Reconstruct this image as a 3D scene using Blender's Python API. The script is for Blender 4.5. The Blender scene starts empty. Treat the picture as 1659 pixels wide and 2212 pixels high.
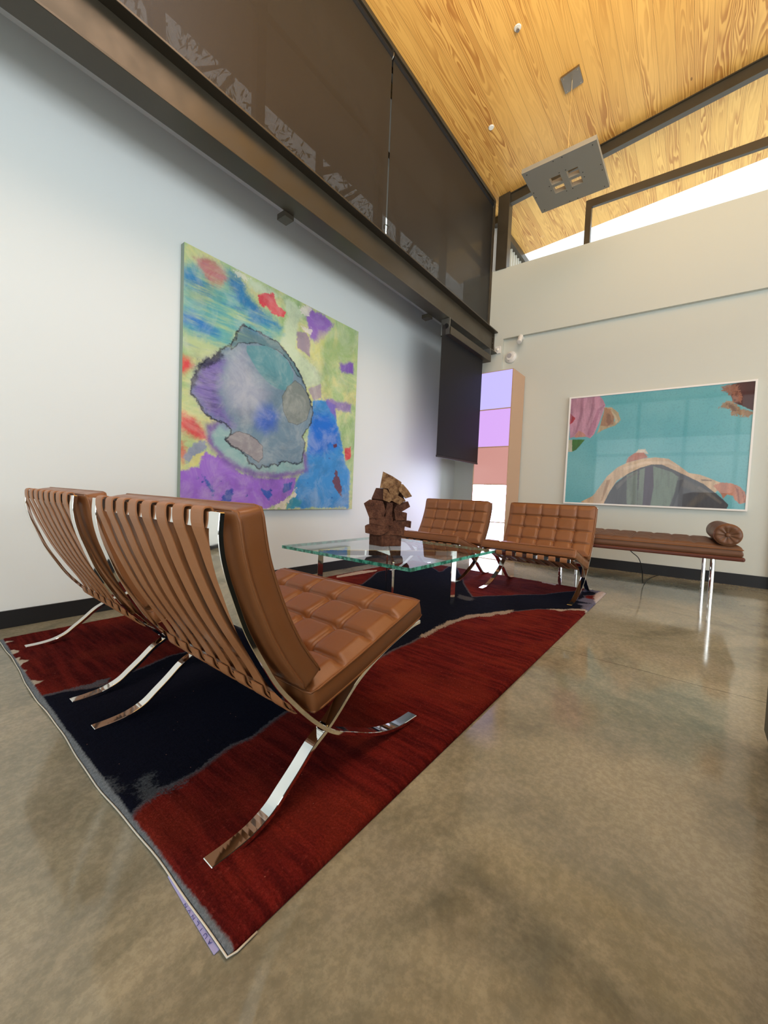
import bpy, bmesh, math, random
import numpy as np
from mathutils import Vector, Matrix
C = bpy.context.scene.collection
PI = math.pi
rnd = random.Random(7)

# ------------------------------------------------------------------ camera
F_PX = 858.43
cam_d = bpy.data.cameras.new('camera'); cam = bpy.data.objects.new('camera', cam_d); C.objects.link(cam)
cam_d.sensor_fit = 'HORIZONTAL'; cam_d.sensor_width = 36.0; cam_d.lens = F_PX / 1659 * 36.0
cam_d.clip_start = 0.02; cam_d.clip_end = 200
yaw, pitch, roll = math.radians(-38.13077557), math.radians(-2.66507559), math.radians(2.34853151)
fw = Vector((math.cos(pitch)*math.cos(yaw), -math.cos(pitch)*math.sin(yaw), math.sin(pitch)))
rt = Vector((-math.sin(yaw), -math.cos(yaw), 0)); up = rt.cross(fw)
r2 = math.cos(roll)*rt + math.sin(roll)*up; u2 = -math.sin(roll)*rt + math.cos(roll)*up
m = Matrix((r2, u2, -fw)).transposed().to_4x4(); m.translation = Vector((0, 0, 0.8))
cam.matrix_world = m
bpy.context.scene.camera = cam

# ------------------------------------------------------------------ world, window light, exposure
sc = bpy.context.scene
sc.view_settings.view_transform = 'Standard'; sc.view_settings.look = 'None'
sc.view_settings.exposure = -0.12; sc.view_settings.gamma = 1.0; sc.view_settings.use_curve_mapping = False
w = bpy.data.worlds.new('daylight'); sc.world = w; w.use_nodes = True
w.node_tree.nodes['Background'].inputs[0].default_value = (0.93, 0.97, 1.0, 1)
w.node_tree.nodes['Background'].inputs[1].default_value = 1.8

def area(name, loc, direction, sx, sy, energy, col):
    l = bpy.data.lights.new(name, 'AREA'); l.shape = 'RECTANGLE'; l.size = sx; l.size_y = sy
    l.energy = energy; l.color = col
    o = bpy.data.objects.new(name, l); C.objects.link(o); o.location = loc
    o.rotation_euler = Vector(direction).to_track_quat('-Z', 'Y').to_euler()
    return o
# daylight through the window walls behind the camera and on the right-hand side of the room
area('window_light_back', (-4.3, -1.1, 1.55), (1, 0.06, 0), 6.0, 2.7, 108, (0.86, 0.94, 1.0))
area('window_light_right', (0.2, -4.9, 1.55), (0.0, 1, 0), 7.0, 2.7, 235, (0.88, 0.95, 1.0))
# added, unseen: warm uplight brightening the roof boards, and an overhead soft fill
area('added_ceiling_uplight', (1.6, -0.2, 4.0), (0.35, 0.15, 1), 1.6, 1.6, 150, (1.0, 0.80, 0.50))
area('overhead_fill_light', (0.9, 0.2, 4.95), (0.12, 0.05, -1), 2.4, 2.4, 60, (0.93, 0.96, 1.0))  # added soft fill from above for the seat tops; the roof has no opening

# ------------------------------------------------------------------ helpers
BE = 0.0450072   # the far wall is turned by 2.58 degrees
nB = Vector((math.cos(BE), math.sin(BE), 0)); tB = Vector((-math.sin(BE), math.cos(BE), 0))
def PB(t, d, z): return nB*d + tB*t + Vector((0, 0, z))
def ceil_z(y): return 4.92 + 0.129*(2.4 - y)

def link(name, me, mat=None, parent=None, loc=(0, 0, 0), smooth=False):
    o = bpy.data.objects.new(name, me); C.objects.link(o); o.location = loc
    if parent: o.parent = parent
    if mat:
        for mm in (mat if isinstance(mat, (list, tuple)) else [mat]): me.materials.append(mm)
    if smooth:
        for p in me.polygons: p.use_smooth = True
    return o
def tag(o, label=None, cat=None, group=None, kind=None):
    if label: o['label'] = label
    if cat: o['category'] = cat
    if group: o['group'] = group
    if kind: o['kind'] = kind
    return o
def empty(name, loc, label=None, cat=None, group=None, rz=0):
    o = bpy.data.objects.new(name, None); C.objects.link(o); o.location = loc; o.rotation_euler = (0, 0, rz)
    o.empty_display_size = 0.1
    return tag(o, label, cat, group)
def tobj(name, bm, mat, parent=None, loc=(0, 0, 0), smooth=False, bevel=0, seg=2, shift=None):
    """bmesh -> object; shift moves world-space verts into the parent's frame"""
    if shift is not None: bmesh.ops.translate(bm, verts=bm.verts, vec=-Vector(shift))
    bmesh.ops.recalc_face_normals(bm, faces=bm.faces)
    me = bpy.data.meshes.new(name); bm.to_mesh(me); bm.free()
    o = link(name, me, mat, parent, loc, smooth)
    if bevel:
        b = o.modifiers.new('bevel', 'BEVEL'); b.width = bevel; b.segments = seg; b.limit_method = 'ANGLE'; b.angle_limit = 0.6
    return o
def hexa(bm, P):
    v = [bm.verts.new(p) for p in P]
    for f in ((0,1,2,3),(4,5,6,7),(0,1,5,4),(1,2,6,5),(2,3,7,6),(3,0,4,7)): bm.faces.new([v[i] for i in f])
def box(bm, x0, x1, y0, y1, z0, z1):
    hexa(bm, [(x0,y0,z0),(x1,y0,z0),(x1,y1,z0),(x0,y1,z0),(x0,y0,z1),(x1,y0,z1),(x1,y1,z1),(x0,y1,z1)])
def boxB(bm, t0, t1, d0, d1, z0, z1):
    hexa(bm, [PB(t0,d0,z0),PB(t0,d1,z0),PB(t1,d1,z0),PB(t1,d0,z0),PB(t0,d0,z1),PB(t0,d1,z1),PB(t1,d1,z1),PB(t1,d0,z1)])
def struct(name, bm, mat, **k):
    o = tobj(name, bm, mat, **k)
    if not o.parent: o['kind'] = 'structure'
    return o
def catmull(P, n=8):
    P = [Vector(p) for p in P]; out = []
    for i in range(len(P)-1):
        a = P[i-1] if i else P[0]*2-P[1]; b = P[i]; c = P[i+1]; d = P[i+2] if i+2 < len(P) else P[-1]*2-P[-2]
        for k in range(n):
            t = k/n
            out.append(0.5*((2*b)+(c-a)*t+(2*a-5*b+4*c-d)*t*t+(3*b-a-3*c+d)*t*t*t))
    out.append(P[-1]); return out
def ribbon(bm, path2, y0, y1, th, n=8):
    """flat bar: centre line in the x-z plane, width from y0 to y1, thickness th"""
    pts = catmull([(p[0], 0, p[1]) for p in path2], n) if n else [Vector((p[0], 0, p[1])) for p in path2]
    rings = []
    for i, p in enumerate(pts):
        a = pts[max(i-1, 0)]; b = pts[min(i+1, len(pts)-1)]
        t = (b-a).normalized(); nn = Vector((-t.z, 0, t.x))*th/2
        rings.append([bm.verts.new((p.x+s*nn.x, y, p.z+s*nn.z)) for s, y in ((1, y0), (1, y1), (-1, y1), (-1, y0))])
    for a, b in zip(rings, rings[1:]):
        for k in range(4): bm.faces.new((a[k], a[(k+1) % 4], b[(k+1) % 4], b[k]))
    bm.faces.new(rings[0]); bm.faces.new(rings[-1][::-1])
def tube(bm, pts, r, n=8, closed=False, cap=True):
    pts = [Vector(p) for p in pts]; N = len(pts); rings = []; prev = None
    for i, p in enumerate(pts):
        a = pts[(i-1) % N] if (closed or i) else p; b = pts[(i+1) % N] if (closed or i < N-1) else p
        t = (b-a).normalized()
        if prev is None:
            prev = t.orthogonal().normalized()
        u = (prev - t*prev.dot(t)).normalized(); prev = u; v = t.cross(u)
        rr = r[i] if isinstance(r, (list, tuple)) else r
        rings.append([bm.verts.new(p + (u*math.cos(2*PI*k/n)+v*math.sin(2*PI*k/n))*rr) for k in range(n)])
    M = N if closed else N-1
    for i in range(M):
        a = rings[i]; b = rings[(i+1) % N]
        for k in range(n): bm.faces.new((a[k], a[(k+1) % n], b[(k+1) % n], b[k]))
    if not closed and cap: bm.faces.new(rings[0][::-1]); bm.faces.new(rings[-1])
def sphere(bm, c, r, sz=1, seg=12):
    bmesh.ops.create_uvsphere(bm, u_segments=seg, v_segments=seg//2+1, radius=r, matrix=Matrix.Translation(c) @ Matrix.Diagonal((1, 1, sz, 1)))
def copy_tree(o, parent=None):
    c = o.copy(); C.objects.link(c); c.parent = parent
    for ch in list(o.children): copy_tree(ch, c)
    return c

# ------------------------------------------------------------------ materials
class NT:
    def __init__(s, name):
        s.m = bpy.data.materials.new(name); s.m.use_nodes = True; s.t = s.m.node_tree; s.N = s.t.nodes; s.L = s.t.links
        s.p = s.N['Principled BSDF']; s.out = s.N['Material Output']
        s._co = None
    def n(s, typ, **k):
        x = s.N.new(typ)
        for a, v in k.items(): setattr(x, a, v)
        return x
    def set(s, inp, v):
        if hasattr(v, 'is_output') or isinstance(v, bpy.types.NodeSocket): s.L.new(v, inp)
        else: inp.default_value = v
    @property
    def co(s):
        if s._co is None: s._co = s.n('ShaderNodeTexCoord')
        return s._co.outputs['Object']
    def mapping(s, scale=(1, 1, 1), rot=(0, 0, 0), loc=(0, 0, 0)):
        x = s.n('ShaderNodeMapping'); s.L.new(s.co, x.inputs[0]); x.inputs['Scale'].default_value = scale; x.inputs['Rotation'].default_value = rot; x.inputs['Location'].default_value = loc
        return x.outputs[0]
    def noise(s, scale, detail=3, rough=.5, vec=None, dist=0):
        x = s.n('ShaderNodeTexNoise'); x.inputs['Scale'].default_value = scale; x.inputs['Detail'].default_value = detail; x.inputs['Roughness'].default_value = rough; x.inputs['Distortion'].default_value = dist
        s.L.new(vec if vec is not None else s.co, x.inputs['Vector']); return x.outputs['Fac']
    def math(s, op, a, b=0.0, c=0.0, clamp=False):
        x = s.n('ShaderNodeMath', operation=op, use_clamp=clamp)
        s.set(x.inputs[0], a); s.set(x.inputs[1], b); s.set(x.inputs[2], c); return x.outputs[0]
    def ss(s, v, lo, hi, a=0.0, b=1.0):
        x = s.n('ShaderNodeMapRange', interpolation_type='SMOOTHSTEP'); s.set(x.inputs[0], v)
        x.inputs[1].default_value = lo; x.inputs[2].default_value = hi; x.inputs[3].default_value = a; x.inputs[4].default_value = b
        return x.outputs[0]
    def ramp(s, v, stops):
        x = s.n('ShaderNodeValToRGB'); s.set(x.inputs[0], v); e = x.color_ramp.elements
        while len(e) < len(stops): e.new(.5)
        for q, (p, c) in zip(e, stops): q.position = p; q.color = (*c, 1)
        return x.outputs[0]
    def mix(s, f, a, b, mode='MIX'):
        x = s.n('ShaderNodeMix', data_type='RGBA', blend_type=mode)
        s.set(x.inputs[0], f); s.set(x.inputs[6], (*a, 1) if isinstance(a, tuple) else a); s.set(x.inputs[7], (*b, 1) if isinstance(b, tuple) else b)
        return x.outputs[2]
    def sep(s, v=None):
        x = s.n('ShaderNodeSeparateXYZ'); s.L.new(v if v is not None else s.co, x.inputs[0]); return x.outputs
    def comb(s, a, b, c):
        x = s.n('ShaderNodeCombineXYZ'); s.set(x.inputs[0], a); s.set(x.inputs[1], b); s.set(x.inputs[2], c); return x.outputs[0]
    def bump(s, h, strength=.3, dist=.005):
        x = s.n('ShaderNodeBump'); x.inputs['Strength'].default_value = strength; x.inputs['Distance'].default_value = dist
        s.L.new(h, x.inputs['Height']); s.L.new(x.outputs[0], s.p.inputs['Normal'])
    def pr(s, col=None, rough=None, metal=None, spec=None, coat=None, coatr=None):
        for k, v in (('Base Color', col), ('Roughness', rough), ('Metallic', metal), ('Specular IOR Level', spec), ('Coat Weight', coat), ('Coat Roughness', coatr)):
            if v is None: continue
            if isinstance(v, tuple): v = (*v, 1)
            s.set(s.p.inputs[k], v)
        return s
    def attr(s, name):
        x = s.n('ShaderNodeAttribute', attribute_name=name); return x.outputs['Fac']

def paint(name, col, rough=.6, var=.03, spec=.3):
    n = NT(name); f = n.noise(1.5, 3); n.pr(n.mix(n.math('MULTIPLY', f, var*2), col, tuple(c*.8 for c in col)), rough, spec=spec)
    n.bump(n.noise(220, 2), .08, .001); return n.m
def metal(name, col, rough, wav=0):
    n = NT(name); n.pr(col, rough, 1.0)
    if wav: n.bump(n.noise(9, 1), wav, .01)
    return n.m
M_wallA = paint('white_wall_paint', (.71, .755, .755), .55)
M_wallB = paint('warm_white_wall_paint', (.565, .585, .53), .6)
M_base = paint('black_baseboard_vinyl', (.012, .012, .013), .45)
M_dark = paint('dark_room_paint', (.05, .05, .045), .7)
def steel_paint():
    n = NT('dark_bronze_steel_paint'); f = n.noise(3, 4, .6)
    n.pr(n.mix(f, (.050, .041, .028), (.080, .066, .046)), n.ss(n.noise(6, 3), .3, .7, .28, .42), .35, .5)
    n.bump(n.noise(60, 2), .05, .001); return n.m
M_steel = steel_paint()
M_chrome = metal('polished_chrome', (.88, .88, .86), .05, .06)
M_brush = metal('brushed_steel', (.55, .54, .52), .3)
M_blackplastic = paint('black_plastic', (.012, .012, .012), .4)
M_whiteplastic = paint('white_plastic', (.72, .71, .68), .4)

def leather(name, c1, c2, rough=.36):
    n = NT(name); f = n.noise(7, 4, .6); v = n.n('ShaderNodeTexVoronoi', feature='DISTANCE_TO_EDGE'); v.inputs['Scale'].default_value = 420
    n.L.new(n.co, v.inputs['Vector'])
    n.pr(n.mix(f, c1, c2), n.ss(n.noise(14, 3), .3, .75, rough-.06, rough+.08), spec=.38)
    h = n.math('ADD', n.math('MULTIPLY', v.outputs['Distance'], .5), n.math('MULTIPLY', n.noise(60, 3), .6))
    n.bump(h, .14, .003); return n.m
M_leather = leather('cognac_leather', (.205, .078, .027), (.25, .100, .037))
M_strap = leather('saddle_leather_strap', (.31, .128, .050), (.35, .150, .062), .42)
M_seam = leather('leather_piping', (.20, .075, .026), (.23, .09, .03), .4)
M_oldleather = leather('dark_brown_leather', (.105, .042, .018), (.17, .075, .035), .45)

def wood_ceiling(name, c0, c1):
    n = NT(name); x, y, z = n.sep()
    pw = .142
    yy = n.math('DIVIDE', y, pw); pid = n.math('FLOOR', yy); fr = n.math('FRACT', yy)
    wn = n.n('ShaderNodeTexWhiteNoise', noise_dimensions='1D'); n.L.new(pid, wn.inputs['W']); r = wn.outputs['Value']
    rx = n.math('MULTIPLY', r, 37.0)
    # stretched field whose contour lines draw long cathedral figures
    v1 = n.comb(n.math('ADD', n.math('MULTIPLY', x, .85), rx), n.math('MULTIPLY', fr, 1.1), rx)
    f1 = n.noise(1.15, 2.2, .45, v1, .25)
    d = n.math('SUBTRACT', fr, .5); par = n.math('MULTIPLY', n.math('MULTIPLY', d, d), 1.5)
    fld = n.math('ADD', f1, par)
    ring = n.math('FRACT', n.math('MULTIPLY', fld, 10.5))
    band = n.math('MULTIPLY', n.ss(ring, .12, .72), n.ss(ring, .86, .99, 1, 0))
    fine = n.noise(1, 3, .6, n.comb(n.math('MULTIPLY', x, 5.0), n.math('MULTIPLY', y, 150), 0))
    patch = n.ss(n.noise(.9, 2, .5, n.comb(n.math('ADD', n.math('MULTIPLY', x, .7), rx), n.math('MULTIPLY', fr, .5), 0)), .35, .65, .15, 1)
    fac = n.math('MULTIPLY', n.math('MULTIPLY', band, patch), n.math('ADD', n.math('MULTIPLY', fine, .5), .62), clamp=True)
    base = n.mix(n.math('MULTIPLY', r, .55), c0, tuple(a*b for a, b in zip(c0, (.82, .76, .66))))
    col = n.mix(n.math('MULTIPLY', fac, .92), base, c1)
    gap = n.math('GREATER_THAN', n.math('ABSOLUTE', d), .487)
    kv = n.n('ShaderNodeTexVoronoi'); kv.inputs['Scale'].default_value = 1.0
    n.L.new(n.comb(n.math('MULTIPLY', x, 1.1), n.math('MULTIPLY', y, 3.4), 0), kv.inputs['Vector'])
    knot = n.math('LESS_THAN', kv.outputs['Distance'], .035)
    col = n.mix(n.math('MULTIPLY', knot, .7), col, (.14, .05, .012))
    col = n.mix(n.math('MULTIPLY', gap, .4), col, (.10, .04, .01))
    n.pr(col, .42, spec=.35)
    n.bump(n.math('SUBTRACT', n.math('MULTIPLY', fac, .1), gap), .25, .003); return n.m
M_ceil = wood_ceiling('yellow_pine_boards', (.90, .53, .15), (.40, .14, .022))

def concrete():
    n = NT('polished_concrete'); x, y, z = n.sep()
    a = n.noise(1.3, 7, .66, None, .9); b = n.noise(3.3, 6, .65); c = n.noise(16, 4, .6)
    col = n.ramp(a, [(.32, (.125, .125, .092)), (.48, (.26, .252, .185)), (.64, (.41, .39, .285))])
    col = n.mix(n.ss(b, .42, .68, 0, .55), col, (.37, .35, .28))
    col = n.mix(n.ss(b, .30, .46, .45, 0), col, (.17, .16, .125))
    col = n.mix(n.ss(c, .42, .70, 0, .4), col, (.40, .37, .27))
    col = n.mix(n.ss(n.noise(55, 4, .75), .40, .62, .28, 0), col, (.10, .095, .07))
    sp = n.n('ShaderNodeTexVoronoi'); sp.inputs['Scale'].default_value = 3.1; n.L.new(n.co, sp.inputs['Vector'])
    col = n.mix(n.math('MULTIPLY', n.math('LESS_THAN', sp.outputs['Distance'], n.math('MULTIPLY', c, .028)), .7), col, (.62, .56, .44))
    wob = n.math('MULTIPLY', n.math('SUBTRACT', n.noise(5, 3), .5), .02)
    j1 = n.math('LESS_THAN', n.math('ABSOLUTE', n.math('SUBTRACT', n.math('ADD', x, wob), 2.262)), .0028)
    j2 = n.math('LESS_THAN', n.math('ABSOLUTE', n.math('SUBTRACT', n.math('ADD', y, wob), -2.8)), .0028)
    j = n.math('MAXIMUM', j1, j2)
    col = n.mix(n.math('MULTIPLY', j, .6), col, (.04, .033, .025))
    n.pr(col, n.ss(b, .3, .7, .06, .14), spec=.6)
    n.bump(n.math('ADD', n.math('MULTIPLY', n.noise(2.2, 1), .25), n.math('MULTIPLY', j, -.2)), .05, .01); return n.m
M_floor = concrete()

def shade_fabric(name, tr):
    n = NT(name); x, y, z = n.sep()
    n.pr(n.mix(n.noise(2, 3), (.021, .019, .017), (.030, .027, .024)), .42, spec=.36)
    n.bump(n.noise(300, 1), .1, .001)
    if tr:
        t = n.n('ShaderNodeBsdfTransparent'); mx = n.n('ShaderNodeMixShader'); mx.inputs[0].default_value = tr
        n.L.new(n.p.outputs[0], mx.inputs[1]); n.L.new(t.outputs[0], mx.inputs[2]); n.L.new(mx.outputs[0], n.out.inputs[0])
    return n.m
M_shade = shade_fabric('dark_screen_fabric', .2)
M_shade2 = paint('black_blackout_fabric', (.011, .011, .012), .6, spec=.2)
def clear_glass(name, tint, rough=0.0):
    n = NT(name); t = n.n('ShaderNodeBsdfTransparent'); t.inputs[0].default_value = (*tint, 1)
    g = n.n('ShaderNodeBsdfGlossy'); g.inputs['Roughness'].default_value = rough
    fr = n.n('ShaderNodeFresnel'); fr.inputs[0].default_value = 1.5
    ge = n.n('ShaderNodeNewGeometry'); front = n.math('SUBTRACT', 1.0, ge.outputs['Backfacing'])
    mx = n.n('ShaderNodeMixShader'); n.L.new(n.math('MULTIPLY', n.math('MULTIPLY', fr.outputs[0], 1.25), front, clamp=True), mx.inputs[0]); n.L.new(t.outputs[0], mx.inputs[1]); n.L.new(g.outputs[0], mx.inputs[2])
    n.L.new(mx.outputs[0], n.out.inputs[0]); return n.m
M_pane = clear_glass('window_glass', (.96, .98, .97))
M_tglass = clear_glass('table_glass', (.90, .95, .93))
def glass_edge():
    n = NT('green_glass_edge'); v = n.noise(1, 3, .6, n.mapping((30, 30, 30)))
    n.pr(n.mix(n.ss(v, .4, .62), (.02, .16, .115), (.10, .52, .40)), .06, spec=.8); return n.m
M_gedge = glass_edge()
def emit(name, col, st, spec=True):
    n = NT(name); n.pr((.05, .05, .05), .25); n.p.inputs['Emission Color'].default_value = (*col, 1); n.p.inputs['Emission Strength'].default_value = st
    return n.m
# painted regions, in metres on each surface
RUG={
'navy':[[0.318,1.819],[0.343,1.816],[0.377,1.803],[0.412,1.8],[0.467,1.766],[0.509,1.747],[0.559,1.748],[0.65,1.798],[0.728,1.813],[0.82,1.845],[0.879,1.837],[1.154,1.905],[1.577,2.072],[2.069,2.166],[2.409,2.196],[2.556,2.198],[2.77,2.301],[3.054,2.445],[3.236,2.445],[3.433,2.411],[3.665,2.358],[3.785,2.295],[3.708,2.218],[3.658,2.159],[3.541,2.033],[3.624,2.026],[3.759,2.075],[3.986,2.132],[3.924,2.041],[3.662,1.87],[3.484,1.747],[3.261,1.618],[3.057,1.48],[2.921,1.38],[2.861,1.339],[2.987,1.26],[3.106,1.17],[3.233,1.091],[3.393,0.944],[3.503,0.904],[3.586,0.87],[3.765,0.771],[3.851,0.714],[3.845,0.632],[3.735,0.627],[3.635,0.7],[3.536,0.672],[3.418,0.689],[3.41,0.588],[3.349,0.593],[3.338,0.655],[3.24,0.612],[3.159,0.608],[3.099,0.651],[3.008,0.754],[2.917,0.857],[2.768,0.938],[2.602,1.038],[2.469,1.096],[2.325,1.142],[2.116,1.159],[1.97,1.168],[1.828,1.155],[1.729,1.149],[1.599,1.158],[1.4,1.143],[1.182,1.11],[1.017,1.096],[0.859,1.094],[0.778,1.077],[0.714,1.059],[0.671,1.068],[0.606,1.059],[0.543,1.042],[0.501,1.035],[0.46,1.037],[0.435,1.046],[0.411,1.034],[0.383,1.021],[0.348,1.002],[0.321,0.981],[0.316,1.055]],
'gray1':[[0.35,1.188],[0.374,1.169],[0.374,1.136],[0.378,1.114],[0.355,1.108],[0.344,1.11],[0.34,1.145]],
'gray2':[[0.415,1.108],[0.443,1.114],[0.46,1.107],[0.436,1.09],[0.428,1.069],[0.439,1.05],[0.453,1.031],[0.499,1.031],[0.486,1.003],[0.446,1.013],[0.406,1.019],[0.392,1.035],[0.407,1.069]],
'gray3':[[0.345,1.832],[0.39,1.819],[0.446,1.815],[0.501,1.795],[0.535,1.812],[0.57,1.802],[0.54,1.766],[0.496,1.767],[0.456,1.785],[0.411,1.796],[0.371,1.787],[0.343,1.8]],
'gray4':[[2.87,1.456],[2.85,1.382],[2.853,1.322],[2.825,1.29],[2.752,1.303],[2.744,1.366],[2.778,1.42]],
'gray5':[[3.402,0.692],[3.543,0.678],[3.555,0.606],[3.812,0.62],[3.864,0.674],[3.755,0.739],[3.628,0.724],[3.576,0.74],[3.885,0.743],[4.035,0.589],[3.894,0.544],[3.275,0.54],[3.188,0.548],[3.169,0.617],[3.27,0.623],[3.305,0.671],[3.394,0.587],[3.398,0.639]],
'cream1':[[0.322,2.476],[0.34,2.454],[0.373,2.414],[0.389,2.374],[0.378,2.354],[0.341,2.384],[0.32,2.405]],
'cream2':[[0.336,2.337],[0.35,2.322],[0.38,2.282],[0.361,2.265],[0.4,2.221],[0.368,2.203],[0.346,2.172],[0.369,2.111],[0.345,2.106],[0.338,2.092],[0.329,2.13]],
'cream3':[[0.334,2.075],[0.342,2.045],[0.356,2.03],[0.357,1.999],[0.377,1.966],[0.394,1.957],[0.366,1.939],[0.352,1.935],[0.34,1.909],[0.331,1.925]],
'cream4':[[3.609,0.616],[3.797,0.634],[3.981,0.603],[3.884,0.554],[3.725,0.54],[3.488,0.553],[3.461,0.579]],
'cream5':[[1.846,1.166],[1.947,1.169],[2.095,1.179],[2.274,1.165],[2.402,1.147],[2.544,1.08],[2.671,1.016],[2.766,0.97],[2.653,0.96],[2.603,0.98],[2.583,1.014],[2.497,1.027],[2.41,1.085],[2.309,1.117],[2.224,1.138],[2.086,1.142],[1.953,1.142],[1.84,1.132]],
'cream6':[[2.972,0.801],[3.015,0.752],[3.045,0.711],[3.107,0.676],[3.197,0.564],[3.101,0.56],[3.132,0.59],[3.069,0.668],[3.013,0.703],[2.979,0.714],[2.99,0.751],[2.956,0.796]],
'cream7':[[2.565,2.53],[2.745,2.508],[2.927,2.493],[3.076,2.486],[3.146,2.52],[2.978,2.599],[2.621,2.587]],
'cream8':[[0.339,2.605],[0.355,2.579],[0.379,2.558],[0.401,2.546],[0.38,2.533],[0.355,2.549],[0.334,2.57]],
'cream9':[[3.911,1.122],[3.945,1.071],[3.921,1.012],[3.91,0.983],[3.855,0.981],[3.876,1.052],[3.875,1.104]],
}
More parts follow.
